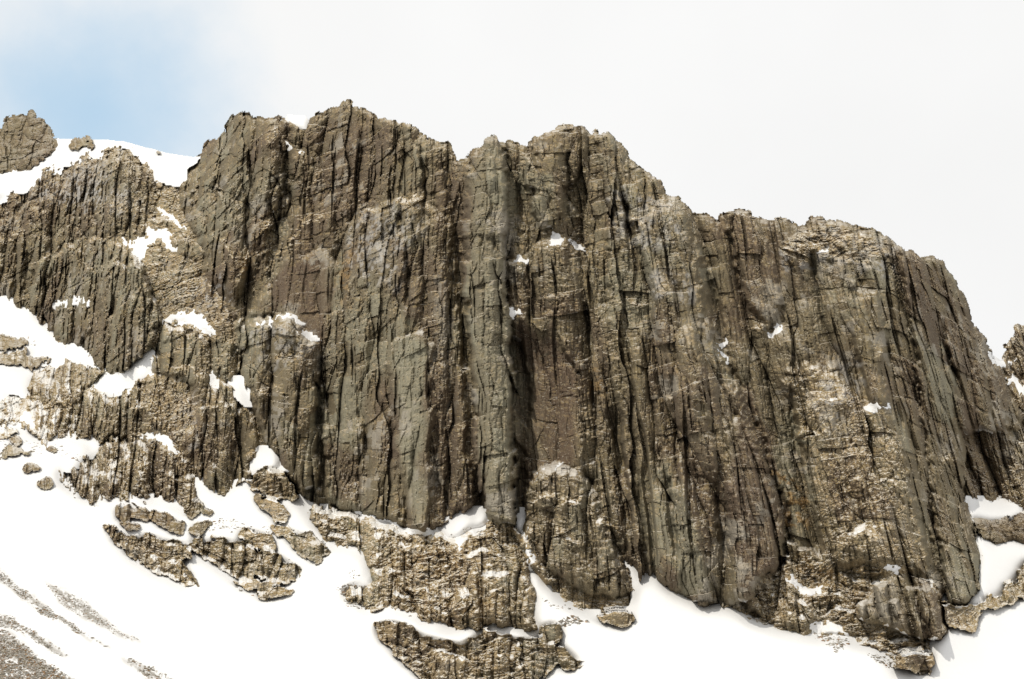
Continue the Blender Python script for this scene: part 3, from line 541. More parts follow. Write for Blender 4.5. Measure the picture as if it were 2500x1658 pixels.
# ------------------------------------------------------------------ paint the crags onto one relief
ND = len(CRAGS)
THINGS = []
LAB = np.full((NV, NU), -1, np.int32)      # index into CRAGS
P = np.zeros((NV, NU)); AMP = np.zeros((NV, NU)); RUB = np.zeros((NV, NU)); DUST = np.zeros((NV, NU))
TI = np.zeros((NV, NU, 4))
for k, c in enumerate(CRAGS):
    pad = 40
    q = np.array(c['poly']); kk = np.clip((q.max(0) - q.min(0)).min() / 130, 0.45, 1.0)
    sl, sd = sdf(c['poly'], UU + kk * (RU - UU) + (1 - kk) * _eu, VV + kk * (RV - VV) + (1 - kk) * _ev, pad)
    m = sd > 0
    q = np.array(c['poly']); uc, vc = q[:, 0].mean(), q[:, 1].mean()
    t = np.clip(sd / c['rim'], 0, 1)
    have = LAB[sl] >= 0
    if have.any() and not c['carve']:
        hb = blur(have.astype(float), 6, 2); pb = blur(P[sl] * have, 6, 2) / np.maximum(hb, 0.02)
        base_p = np.where(hb > 0.02, np.minimum(pb, c['p'] * 1.05), 0)
        w = sstep(0.25, 0.75, hb)
        base_p = base_p * w + c['p'] * c['edge'] * (1 - w)
    else:
        base_p = c['p'] * c['edge']
    if c['thing'] == 'cleft':              # opens and pinches out
        _f = np.clip((VV[sl] - q[:, 1].min()) / (np.ptp(q[:, 1]) + 1e-6), 0, 1)
        t = t * 0.75 * np.sin(np.pi * _f) ** 1.3 * (0.35 + 0.65 * vnoise(UU[sl] / 20, VV[sl] / 45, 421))
    round_ = np.sqrt(1 - (1 - t) ** 2)
    val = base_p + (c['p'] - base_p) * round_ if not c['carve'] else c['p'] * t + P[sl] * (1 - t)
    val = np.where(True, val, 0) + (c['ax'] * (UU[sl] - uc) / 100 + c['ay'] * (VV[sl] - vc) / 100)
    if c['roof']:
        rp = np.array(c['roof'][0], float)
        val = val - c['roof'][1] * np.abs(UU[sl] - np.interp(VV[sl], rp[:, 1], rp[:, 0]))
    if c['thing'].startswith(('isle', 'foot_low', 'foot_isle', 'low_left', 'far_right_low', 'low_knob')):
        vb = np.where(m, VV[sl], -1).max(0)
        xs_ = np.nonzero(vb > 0)[0]
        if len(xs_):
            vb = np.interp(np.arange(len(vb)), xs_, vb[xs_]); kz = np.ones(9) / 9
            vb = np.convolve(np.pad(vb, 4, mode='edge'), kz, 'valid')
            val = 0.75 + 0.042 * (vb[None, :] - VV[sl]) + 0.5 * round_
            val = 5.5 * np.tanh(val / 5.5)
            c['amp'] = 0.45 + 0.35 * (val[m].mean() > 2) if m.any() else 0.5
    if c['part'] == 'recess':              # hollows out gradually below its head
        _f = sstep(0, 130, VV[sl] - q[:, 1].min())
        val = P[sl] * (1 - _f) + val * _f
    val = np.maximum(val, 0.4) if c['p'] > 0 else val
    P[sl] = np.where(m, val, P[sl])
    if c['carve']:
        continue
    had = LAB[sl] >= 0
    LAB[sl] = np.where(m, k, LAB[sl])
    w = np.where(had, sstep(0, 14, sd), 1.0)
    AMP[sl] = np.where(m, c['amp'] * min(1.0, max(c['p'], 5 if c['thing'].startswith('isle') else 0) / 6), AMP[sl])
    RUB[sl] = np.where(m, c['rub'] * w + RUB[sl] * (1 - w) * (RUB[sl] > 0), RUB[sl])
    DUST[sl] = np.where(m, c['dust'] * w + DUST[sl] * (1 - w), DUST[sl])
    ti = np.zeros(4); ti[c['tint']] = 1
    w2 = np.where(had, sstep(0, 30, sd), 1.0)[..., None]
    TI[sl] = np.where(m[..., None], ti * w2 + TI[sl] * (1 - w2), TI[sl])
_k = blur((LAB >= 0).astype(float), 4, 1)
LAB = np.where((_k < 0.42), -1, LAB)
_fillable = (LAB < 0) & (_k > 0.7)
for _ in range(14):                          # close pin-holes from the neighbouring mass
    if not _fillable.any(): break
    for dr, dc in ((0, 1), (0, -1), (1, 0), (-1, 0)):
        n_ = np.roll(LAB, (dr, dc), (0, 1)); f_ = _fillable & (n_ >= 0)
        for a_ in (P, AMP, RUB, DUST): a_[f_] = np.roll(a_, (dr, dc), (0, 1))[f_]
        TI[f_] = np.roll(TI, (dr, dc), (0, 1))[f_]
        LAB = np.where(f_, n_, LAB); _fillable &= ~f_
ROCK = LAB >= 0
_rk = ROCK.astype(float)
_pw = blur(_rk, 2, 1); _pb = blur(P * _rk, 2, 1) / np.maximum(_pw, 0.05)
P = np.where(ROCK & (_pw > 0.97), 0.35 * P + 0.65 * _pb, P)
_B = sstep(0.5, 0.95, blur(ROCK.astype(float), 40, 2))
P = np.where(P > 4, 4 + (P - 4) * (0.72 + 0.28 * _B), P)      # the wall sits back where it meets the snow and the sky
ISL = np.array([c['thing'].startswith('isle') or c['thing'].startswith('crest') or c['thing'] in ('foot_low', 'foot_far', 'foot_isle_a', 'foot_isle_b', 'low_left_a', 'low_left_b', 'foot_tip', 'far_right_low', 'low_knob') for c in CRAGS])
_mm = (ROCK & ~ISL[np.maximum(LAB, 0)]).astype(float)
_den, _num = blur(_mm, 100, 2), blur(np.minimum(P, 11.0) * _mm, 100, 2)
bank = 0.82 * _num / np.maximum(_den, 0.04) * sstep(0.0, 0.5, _den)
P = np.where(ROCK & (_mm < 0.5), P + bank, P)
# grassy shelves running across the wall: (line, metres the rock below stands out, how far down that fades in pixels)
BENCH = [
    ([(560, 720), (600, 640), (625, 593), (679, 521), (750, 457), (800, 430)], 2.2, 60), ([(640, 700), (690, 620), (760, 540), (830, 480)], 1.4, 50),
    ([(840, 540), (866, 521), (919, 507), (991, 489), (1044, 496), (1100, 516)], 1.6, 60), ([(825, 735), (866, 693), (905, 682)], 1.6, 40),
    ([(2040, 1200), (2089, 1171), (2165, 1173), (2200, 1185)], 1.5, 50), ([(1980, 1010), (2010, 990), (2060, 985), (2100, 1000)], 1.5, 40),
    ([(1900, 618), (1981, 607), (2053, 586), (2180, 600)], 1.4, 50), ([(2320, 1085), (2392, 1066), (2446, 1052), (2540, 1046)], 2.0, 40),
    ([(110, 632), (200, 598), (260, 586), (330, 600)], 1.6, 50), ([(20, 470), (110, 432), (200, 400), (300, 372)], 1.2, 70), ([(150, 520), (260, 500), (370, 505)], 1.4, 50),
    ([(-20, 598), (60, 575), (130, 592)], 2.0, 45), ([(150, 694), (210, 668), (280, 692)], 2.0, 45), ([(230, 775), (300, 748), (365, 772)], 1.8, 45), ([(370, 912), (430, 890), (505, 906)], 2.0, 40),
    ([(110, 978), (200, 952), (265, 976)], 1.8, 40), ([(290, 1014), (360, 988), (405, 1004)], 1.8, 40), ([(470, 1012), (540, 990), (595, 1014)], 1.6, 40), ([(230, 1150), (300, 1128), (380, 1140), (450, 1175)], 1.8, 40),
    ([(330, 560), (380, 548), (440, 575)], 2.0, 40), ([(400, 690), (470, 668), (540, 700)], 2.0, 40), ([(0, 870), (60, 850), (110, 872)], 1.6, 40), ([(650, 880), (700, 862), (770, 880)], 1.4, 40), ([(610, 960), (660, 945), (700, 960)], 1.2, 35),
    ([(1280, 1330), (1340, 1300), (1420, 1330)], 1.6, 40), ([(1760, 800), (1810, 785), (1870, 800)], 1.4, 40), ([(1930, 1080), (1990, 1062), (2060, 1080)], 1.5, 40), ([(2030, 1300), (2110, 1275), (2200, 1300)], 1.6, 40), ([(2240, 1130), (2290, 1118), (2340, 1135)], 1.4, 40),
    ([(1560, 470), (1600, 480), (1650, 505)], 1.5, 50), ([(1480, 560), (1530, 545), (1600, 560)], 1.4, 50), ([(1110, 440), (1150, 425), (1170, 420)], 1.4, 40),
    ([(1490, 760), (1540, 735), (1600, 745)], 1.2, 50), ([(1255, 560), (1300, 540), (1340, 560)], 1.2, 40), ([(640, 345), (720, 330), (790, 345)], 1.6, 60),
    ([(2130, 860), (2200, 850), (2240, 860)], 1.3, 40), ([(1880, 900), (1930, 880), (2000, 905)], 1.6, 50), ([(500, 560), (540, 590), (580, 640)], 1.5, 40),
    ([(1290, 1245), (1350, 1225), (1440, 1240)], 1.4, 40), ([(1440, 1290), (1480, 1275), (1520, 1310)], 1.4, 40),
]
for line, hgt, fall in BENCH:
    q = np.array(line, float); o_ = np.argsort(q[:, 0]); q = q[o_]
    vl = np.interp(RU, q[:, 0], q[:, 1])
    tap = sstep(q[0, 0] - 5, q[0, 0] + 25, RU) * sstep(q[-1, 0] + 5, q[-1, 0] - 25, RU)
    dv = RV - vl + 10 * fbm(UU / 35, VV / 35, 211, 3)
    tap = tap * sstep(0.3, 0.6, vnoise(UU / 38, VV / 80, 215))
    hgt = hgt * 0.75
    P += tap * hgt * np.where(dv > 0, np.exp(-np.maximum(dv, 0) / fall), np.exp(-np.maximum(-dv, 0) / 7.0)) * ROCK
    sh = tap * np.exp(-(np.minimum(dv, 0) / 16) ** 2) * np.exp(-(np.maximum(dv, 0) / 9) ** 2)
    DUST = np.where(ROCK, np.maximum(DUST, 1.2 * sh), DUST); RUB = np.maximum(RUB, 0.7 * sh * ROCK)
AMP = blur(AMP, 3, 1) * ROCK
RUB = np.clip(blur(RUB, 6, 2) * (0.55 + 0.6 * sstep(-0.25, 0.25, fbm(XW / 4, ZW / 4, 177, 3))) + 0.22 * np.maximum(0, fbm(XW / 14, ZW / 14, 77, 3)), 0, 1)

# ---- broken, ledged ground
_kx, _kz = XC.copy(), ZW.copy()
XC = XC + 1.6 * fbm(_kx / 5, _kz / 4, 151, 3) + 0.3 * fbm(_kx / .9, _kz / .9, 157, 2)
ZW = ZW + 1.5 * fbm(_kx / 4, _kz / 5, 161, 3) + 0.25 * fbm(_kx / .8, _kz / .9, 167, 2) + 0.25 * (_kx - _kx.mean()) * fbm(_kx / 30, _kz / 30, 169, 2)
q0, _, _, _ = block_layer(8.0, 6.5, 0.55, 581, facet=0.35, ridge=0.30, crack=0.0, saw=0.30, tw=0.45, colpart=0.1, warp=0.9, slant=1.2)
q1, d1, _, _ = block_layer(3.2, 2.8, 0.28, 601, facet=0.4, ridge=0.28, crack=0.0, saw=0.45, tw=0.45, colpart=0.0, warp=0.9, slant=1.2)
q2, d2, _, _ = block_layer(1.5, 1.2, 0.24, 701, facet=0.45, ridge=0.3, crack=0.0, saw=0.65, tw=0.5, colpart=0.0, warp=1.0, slant=1.2)
q3, d3, _, _ = block_layer(0.75, 0.6, 0.15, 801, facet=0.4, ridge=0.3, crack=0.0, saw=0.7, tw=0.5, colpart=0.0, warp=1.0, slant=1.0)
q4, _, _, _ = block_layer(0.40, 0.34, 0.10, 901, facet=0.4, ridge=0.2, crack=0.0, saw=0.6, tw=0.5, colpart=0.0, warp=1.0)
XC, ZW = _kx, _kz
rub = 0.7 * q0 + 0.7 * q1 + 0.7 * q2 + 0.9 * q3 + q4 + 0.5 * fbm(XW / 5, ZW / 5, 83, 3) + 0.30 * fbm(XW / .5, ZW / .4, 87, 2) + 0.8 * r2 + 0.45 * r1 + 0.7 * r3 + 0.7 * r4
REL = (col * (1 - RUB) + rub * RUB) * AMP

# smooth the ground under each snow patch and lay the snow on it
SN = np.zeros((NV, NU)); SLAB = np.full((NV, NU), -1, np.int32); SP = np.zeros((NV, NU))
Pb = blur(P, 4, 2)
full = P + REL
fb = blur(np.where(ROCK, full, 0), 5, 2)
for k, s in enumerate(PATCHES):
    sl, sd = sdf(s['poly'], SU, SV, 30)
    sd = sd + 3.0
    m = sd > 0
    SLAB[sl] = np.where(m, k, SLAB[sl])
    SN[sl] = np.maximum(SN[sl], sstep(-9, 1, sd))
    SP[sl] = np.where(m, fb[sl] - 0.20 + (0.22 + 0.4 * s['lift']) * np.clip(sd / 14, 0, 1), SP[sl])
G = full * (1 - 0.8 * SN) + (fb - 0.22) * 0.8 * SN
# tops weather back towards the sky
SKYP = np.array([(x, y - 6) for x, y in [(-120, 330), (0, 330), (140, 345), (300, 350), (471, 390), (620, 330), (830, 300), (1000, 340), (1105, 410), (1260, 380), (1400, 350), (1500, 385), (1650, 520), (1900, 560), (2180, 625), (2280, 655), (2420, 900), (2600, 900)]])
_sky = (~ROCK & (VV < np.interp(UU, SKYP[:, 0], SKYP[:, 1]))).astype(float)
_sw = blur(_sky, 7, 2)
G = G - 2.2 * sstep(0.1, 0.55, _sw)
_w = blur(ROCK.astype(float), 2, 1); _g = blur(np.where(ROCK, G, 0), 2, 1) / np.maximum(_w, 0.04)
G = np.where(ROCK, G, np.where(_w > 0.04, _g, 0.0))
SLAB = np.where(np.zeros_like(ROCK) | (SLAB >= 0), SLAB, -1)

# how level the ground lies over a metre or so: where snow can settle
def level(depthf):
    X, Z = RX * depthf, RZ * depthf
    tx = [np.gradient(a, axis=1) for a in (X, depthf, Z)]; tv = [np.gradient(a, axis=0) for a in (X, depthf, Z)]
    n = np.cross(np.stack(tx, -1), np.stack(tv, -1))
    return np.abs(n[..., 2]) * np.sign(n[..., 1] * 0 + 1) / np.maximum(np.linalg.norm(n, axis=-1), 1e-9) * np.where(n[..., 2] * n[..., 1] < 0, 1, -1)
SHELF = blur(level(blur(YREF - G, 2, 2)), 1, 1)
print('shelf', np.percentile(SHELF[ROCK], [2, 25, 50, 75, 90, 97]))

# ------------------------------------------------------------------ colour of the bare rock (what the stone itself is)
base = np.array([0.134, 0.108, 0.066]); brown = np.array([0.103, 0.073, 0.049]); pale = np.array([0.200, 0.184, 0.130]); grey = np.array([0.245, 0.220, 0.178])
n1 = fbm(XW / 10, ZW / 22, 91, 4); n2 = fbm(XW / 1.3, ZW / 9, 95, 3); n3 = fbm(XW / 6, ZW / 6, 97, 4)
wb = sstep(-0.25, 0.45, n1 + 0.5 * (b1 - 0.5) + 0.35 * n2)
wp = sstep(0.1, 0.7, -n1 + 0.6 * (b2_ - 0.5) + 0.4 * n2)
wg = sstep(0.32, 0.6, n3 + 0.5 * (b3 - 0.5) + 0.25 * (b2_ - .5))
wb = np.clip(wb * 0.8 + TI[..., 1] * 0.7, 0, 1) * (1 - 0.8 * np.maximum(TI[..., 2], TI[..., 3]))
wp = np.clip(wp * 0.8 + TI[..., 2] * 0.9 + TI[..., 3] * 0.45, 0, 1)
# weathered and lichened areas with a shape of their own
ochre = np.array([0.26, 0.165, 0.07])
OC_ = np.zeros((NV, NU)); FR_ = np.zeros((NV, NU))
AREAS = [
    ('p', .8, [(1585, 1130), (1640, 1120), (1690, 1250), (1735, 1445), (1660, 1450), (1600, 1320)]), ('p', .9, [(2310, 1370), (2375, 1385), (2405, 1455), (2330, 1475)]),
    ('p', .8, [(2235, 820), (2300, 840), (2345, 1010), (2265, 1025)]), ('p', .7, [(1300, 410), (1345, 440), (1352, 555), (1288, 560)]), ('p', .6, [(560, 400), (600, 390), (625, 520), (600, 620), (560, 560)]),
    ('p', .5, [(1540, 1150), (1575, 1160), (1610, 1380), (1565, 1370)]), ('p', .6, [(1180, 340), (1210, 335), (1240, 480), (1215, 560), (1195, 470)]),
    ('b', .9, [(1810, 930), (1880, 1040), (1905, 1160), (1925, 1300), (1850, 1330), (1800, 1120)]), ('b', .8, [(640, 690), (760, 620), (810, 700), (800, 830), (720, 795)]),
    ('b', .9, [(1290, 830), (1400, 860), (1405, 1070), (1320, 1110), (1300, 950)]), ('b', .7, [(930, 560), (1090, 640), (1100, 900), (1050, 1000), (1060, 860), (980, 760)]), ('b', .6, [(1010, 1090), (1120, 1080), (1120, 1250), (1060, 1280)]),
    ('b', .7, [(790, 1080), (880, 1090), (900, 1240), (810, 1210)]), ('b', .7, [(1680, 860), (1760, 900), (1800, 1000), (1760, 1040), (1700, 980)]), ('b', .6, [(280, 800), (370, 820), (350, 880), (290, 890)]),
    ('f', .8, [(110, 440), (170, 390), (250, 370), (275, 440), (345, 480), (300, 530), (170, 500), (60, 480)]), ('f', .7, [(1490, 470), (1640, 490), (1670, 580), (1560, 640), (1500, 560)]), ('f', .7, [(1900, 580), (2060, 550), (2190, 590), (2200, 680), (2050, 660), (1900, 650)]),
    ('f', .6, [(850, 520), (990, 490), (1050, 560), (960, 700), (850, 680)]), ('f', .7, [(1980, 900), (2090, 880), (2120, 1000), (2010, 1030)]), ('f', .7, [(400, 640), (560, 690), (560, 800), (440, 760)]), ('f', .6, [(400, 960), (470, 960), (480, 1100), (420, 1060)]), ('f', .6, [(1080, 640), (1110, 640), (1108, 680), (1085, 690)]), ('f', .5, [(590, 800), (740, 780), (790, 870), (640, 900)]), ('f', .6, [(1590, 680), (1680, 660), (1690, 730), (1610, 750)]),
    ('g', .9, [(1068, 690), (1106, 700), (1102, 850), (1080, 960), (1064, 850)]), ('g', .7, [(165, 395), (230, 378), (265, 440), (335, 470), (300, 520), (190, 480)]), ('g', .6, [(1570, 690), (1620, 660), (1640, 720), (1590, 740)]),
    ('g', .5, [(1500, 500), (1640, 500), (1660, 590), (1560, 600)]), ('g', .5, [(2060, 560), (2180, 590), (2190, 660), (2060, 640)]), ('g', .6, [(860, 520), (1000, 500), (980, 640), (880, 640)]), ('g', .6, [(1980, 920), (2080, 900), (2100, 980), (2000, 1000)]),
    ('o', .9, [(1900, 1165), (1940, 1160), (1970, 1200), (1965, 1280), (1920, 1300)]), ('o', .7, [(820, 640), (880, 600), (870, 700), (830, 730)]), ('o', .6, [(1450, 900), (1480, 910), (1480, 980), (1455, 960)]), ('o', .6, [(575, 620), (620, 600), (620, 660), (580, 690)]),
    ('o', .5, [(900, 1350), (1100, 1330), (1250, 1500), (1100, 1510), (960, 1450)]), ('o', .5, [(1940, 1330), (2050, 1380), (2020, 1450), (1930, 1400)]), ('o', .5, [(1100, 1290), (1180, 1270), (1180, 1330), (1120, 1340)]),
]
for kind, amt, poly in AREAS:
    sl, sd = sdf(poly, RU, RV, 40)
    w = amt * sstep(-10, 14, sd + 26 * fbm(XW[sl] / 2.2, ZW[sl] / 4, 231, 3))
    if kind == 'p': wp[sl] = np.maximum(wp[sl], w); wb[sl] = wb[sl] * (1 - 0.8 * w)
    if kind == 'b': wb[sl] = np.maximum(wb[sl], w); wp[sl] = wp[sl] * (1 - 0.8 * w)
    if kind == 'f': FR_[sl] = np.maximum(FR_[sl], w * sstep(-0.1, 0.25, fbm(XW[sl] / .8, ZW[sl] / 1.1, 241, 4)))
    if kind == 'g': wg[sl] = np.maximum(wg[sl], w * sstep(-.3, .3, n2[sl]))
    if kind == 'o': OC_[sl] = np.maximum(OC_[sl], w * sstep(-0.05, 0.25, fbm(XW[sl] / .7, ZW[sl] / .6, 237, 3)))
COL = base + (brown - base) * wb[..., None]
COL = COL + (pale - COL) * (wp * (1 - 0.6 * wb))[..., None]
COL = COL + (grey - COL) * (0.75 * wg)[..., None]
COL = COL + (np.array([0.44, 0.425, 0.40]) - COL) * (0.8 * FR_)[..., None]
_sw2 = np.clip(RUB * 1.2, 0, 1) * np.clip(DUST, 0, 1) * sstep(-0.15, 0.30, fbm(XW / 1.1, ZW / .8, 251, 4))
COL = COL + (np.array([0.275, 0.205, 0.115]) - COL) * (0.75 * _sw2)[..., None]
COL = COL + (ochre - COL) * OC_[..., None]
COL = COL * (0.86 + 0.28 * b2_ * 0.5 + 0.14 * b3)[..., None]

# ------------------------------------------------------------------ materials
def rock_material():
    m = bpy.data.materials.new('rock'); m.use_nodes = True
    t = m.node_tree; t.nodes.clear()
    out = nd(t, 'ShaderNodeOutputMaterial'); bs = nd(t, 'ShaderNodeBsdfPrincipled')
    bs.inputs['Roughness'].default_value = 0.92
    bs.inputs['Specular IOR Level'].default_value = 0.15
    at = nd(t, 'ShaderNodeAttribute', attribute_name='stone')
    du = nd(t, 'ShaderNodeAttribute', attribute_name='dust')
    geo = nd(t, 'ShaderNodeNewGeometry')
    sep = nd(t, 'ShaderNodeSeparateXYZ'); t.links.new(geo.outputs['True Normal'], sep.inputs[0])
    tc = nd(t, 'ShaderNodeTexCoord')

    def noise(scale, detail=4, rough=0.6):
        n = nd(t, 'ShaderNodeTexNoise'); setin(n, Scale=scale, Detail=float(detail), Roughness=rough)
        t.links.new(tc.outputs['Object'], n.inputs['Vector']); return n.outputs[0]

    def rng(src, a, b, c=0.0, d=1.0, smooth=True):
        n = nd(t, 'ShaderNodeMapRange', interpolation_type='SMOOTHSTEP' if smooth else 'LINEAR')
        t.links.new(src, n.inputs[0])
        for key, val in zip(('From Min', 'From Max', 'To Min', 'To Max'), (a, b, c, d)):
            n.inputs[key].default_value = val
        return n.outputs[0]

    def mul(a, b):
        n = nd(t, 'ShaderNodeMath', operation='MULTIPLY')
        for i, x in enumerate((a, b)):
            if isinstance(x, (int, float)):
                n.inputs[i].default_value = x
            else:
                t.links.new(x, n.inputs[i])
        n.use_clamp = False
        return n.outputs[0]

    def mixc(fac, a, b):
        n = nd(t, 'ShaderNodeMix', data_type='RGBA'); n.clamp_factor = True
        t.links.new(fac, n.inputs[0])
        for i, x in ((6, a), (7, b)):
            if isinstance(x, tuple):
                n.inputs[i].default_value = x + (1,)
            else:
                t.links.new(x, n.inputs[i])
        return n.outputs[2]

    fine = rng(noise(3.5, 6, 0.7), 0.25, 0.75, 0.72, 1.30, False)
    sc = nd(t, 'ShaderNodeVectorMath', operation='SCALE'); t.links.new(at.outputs['Color'], sc.inputs[0]); t.links.new(fine, sc.inputs['Scale'])
    c = sc.outputs[0]
    # lichen: pale crusts and specks
    c = mixc(mul(rng(noise(1.7, 5, 0.65), 0.56, 0.70), 0.4), c, (0.235, 0.215, 0.155))
    c = mixc(mul(rng(noise(4.4, 3, 0.5), 0.62, 0.69), 0.6), c, (0.38, 0.345, 0.275))
    # withered grass and moss on what can hold soil
    gw = mul(mul(rng(sep.outputs[2], 0.22, 0.55), rng(noise(0.9, 4, 0.6), 0.38, 0.55)), du.outputs['Fac'])
    grass = mixc(rng(noise(0.35, 3), 0.4, 0.6), (0.38, 0.275, 0.14), (0.25, 0.185, 0.075))
    c = mixc(gw, c, grass)
    sh = nd(t, 'ShaderNodeAttribute', attribute_name='shelf')
    turf = nd(t, 'ShaderNodeMath', operation='MULTIPLY_ADD'); t.links.new(noise(1.6, 5, 0.65), turf.inputs[0]); turf.inputs[1].default_value = 0.6; t.links.new(sh.outputs['Fac'], turf.inputs[2])
    c = mixc(mul(mul(rng(turf.outputs[0], 0.88, 1.02), rng(du.outputs['Fac'], 0.3, 1.0)), 0.8), c, mixc(rng(noise(3.0, 3), 0.42, 0.58), (0.36, 0.26, 0.13), (0.22, 0.165, 0.075)))
    # straw and crumbs of snow all through the broken ground
    crumb = mul(mul(rng(sep.outputs[2], 0.05, 0.5), rng(noise(3.4, 5, 0.65), 0.46, 0.58)), rng(du.outputs['Fac'], 0.5, 1.3))
    c = mixc(crumb, c, mixc(rng(noise(0.5, 3), 0.4, 0.62), (0.31, 0.225, 0.12), (0.44, 0.375, 0.27)))
    # snow caught on ledges
    sw = mul(mul(rng(sep.outputs[2], 0.52, 0.78), rng(noise(1.3, 4, 0.6), 0.38, 0.55)), rng(du.outputs['Fac'], 0.0, 1.0, 0.10, 0.9, False))
    lay = nd(t, 'ShaderNodeMath', operation='MULTIPLY_ADD'); t.links.new(noise(0.8, 5, 0.65), lay.inputs[0]); lay.inputs[1].default_value = 0.5; t.links.new(sh.outputs['Fac'], lay.inputs[2])
    c = mixc(mul(rng(lay.outputs[0], 1.01, 1.05), rng(du.outputs['Fac'], 0.2, 0.9)), c, (0.74, 0.73, 0.71))
    c = mixc(sw, c, (0.62, 0.58, 0.51))
    bump = nd(t, 'ShaderNodeBump'); setin(bump, Strength=0.55, Distance=0.08)
    t.links.new(noise(5.0, 6, 0.7), bump.inputs['Height'])
    t.links.new(bump.outputs[0], bs.inputs['Normal'])
    t.links.new(c, bs.inputs['Base Color'])
    t.links.new(bs.outputs[0], out.inputs[0])
    return m


def snow_material():
    m = bpy.data.materials.new('snow'); m.use_nodes = True
    t = m.node_tree
    bs = t.nodes['Principled BSDF']
    bs.inputs['Roughness'].default_value = 0.75
    bs.inputs['Specular IOR Level'].default_value = 0.2
    tc = nd(t, 'ShaderNodeTexCoord')
    n = nd(t, 'ShaderNodeTexNoise'); setin(n, Scale=0.12, Detail=8.0, Roughness=0.6)
    t.links.new(tc.outputs['Object'], n.inputs['Vector'])
    r = nd(t, 'ShaderNodeMix', data_type='RGBA')
    t.links.new(n.outputs[0], r.inputs[0]); r.inputs[6].default_value = (0.70, 0.695, 0.685, 1); r.inputs[7].default_value = (0.76, 0.755, 0.742, 1)
    gr = nd(t, 'ShaderNodeAttribute', attribute_name='grit')
    g2 = nd(t, 'ShaderNodeMix', data_type='RGBA'); g2.inputs[7].default_value = (0.25, 0.225, 0.185, 1)
    gm = nd(t, 'ShaderNodeMath', operation='MULTIPLY'); gm.inputs[1].default_value = 0.8; t.links.new(gr.outputs['Fac'], gm.inputs[0])
    t.links.new(gm.outputs[0], g2.inputs[0]); t.links.new(r.outputs[2], g2.inputs[6]); t.links.new(g2.outputs[2], bs.inputs['Base Color'])
    bp = nd(t, 'ShaderNodeBump'); setin(bp, Strength=0.35, Distance=0.15)
    n2 = nd(t, 'ShaderNodeTexNoise'); setin(n2, Scale=0.9, Detail=6.0, Roughness=0.65)
    t.links.new(tc.outputs['Object'], n2.inputs['Vector']); t.links.new(n2.outputs[0], bp.inputs['Height']); t.links.new(bp.outputs[0], bs.inputs['Normal'])
    return m


def stone_material(name, cols):
    m = bpy.data.materials.new(name); m.use_nodes = True
    t = m.node_tree
    bs = t.nodes['Principled BSDF']
    bs.inputs['Roughness'].default_value = 0.92; bs.inputs['Specular IOR Level'].default_value = 0.15
    at = nd(t, 'ShaderNodeAttribute', attribute_name='stone')
    tc = nd(t, 'ShaderNodeTexCoord')
    n = nd(t, 'ShaderNodeTexNoise'); setin(n, Scale=6.0, Detail=5.0, Roughness=0.65)
    t.links.new(tc.outputs['Object'], n.inputs['Vector'])
    mr = nd(t, 'ShaderNodeMapRange'); t.links.new(n.outputs[0], mr.inputs[0])
    mr.inputs['From Min'].default_value = 0.25; mr.inputs['From Max'].default_value = 0.75; mr.inputs['To Min'].default_value = 0.7; mr.inputs['To Max'].default_value = 1.3
    sc = nd(t, 'ShaderNodeVectorMath', operation='SCALE'); t.links.new(at.outputs['Color'], sc.inputs[0]); t.links.new(mr.outputs[0], sc.inputs['Scale'])
    t.links.new(sc.outputs[0], bs.inputs['Base Color'])
    return m


M_ROCK, M_SNOW, M_STONE = rock_material(), snow_material(), stone_material('scree_stone', None)

# ------------------------------------------------------------------ mesh building
def link(name, mesh, mat, parent=None, loc=None):
    o = bpy.data.objects.new(name, mesh)
    scene.collection.objects.link(o)
    if mat:
        mesh.materials.append(mat)
    if loc is not None:
        o.location = loc
    if parent is not None:
        o.parent = parent
    return o


def raw_mesh(name, V, Q, origin=(0, 0, 0), smooth=False):
    me = bpy.data.meshes.new(name)
    V = np.asarray(V, np.float32) - np.asarray(origin, np.float32)
    k = Q.shape[1]
    me.vertices.add(len(V)); me.vertices.foreach_set('co', V.ravel())
    me.loops.add(Q.size); me.loops.foreach_set('vertex_index', Q.astype(np.int32).ravel())
    me.polygons.add(len(Q))
    me.polygons.foreach_set('loop_start', np.arange(0, Q.size, k, dtype=np.int32))
    me.polygons.foreach_set('use_smooth', np.full(len(Q), smooth, bool))
    me.update(calc_edges=True)
    return me


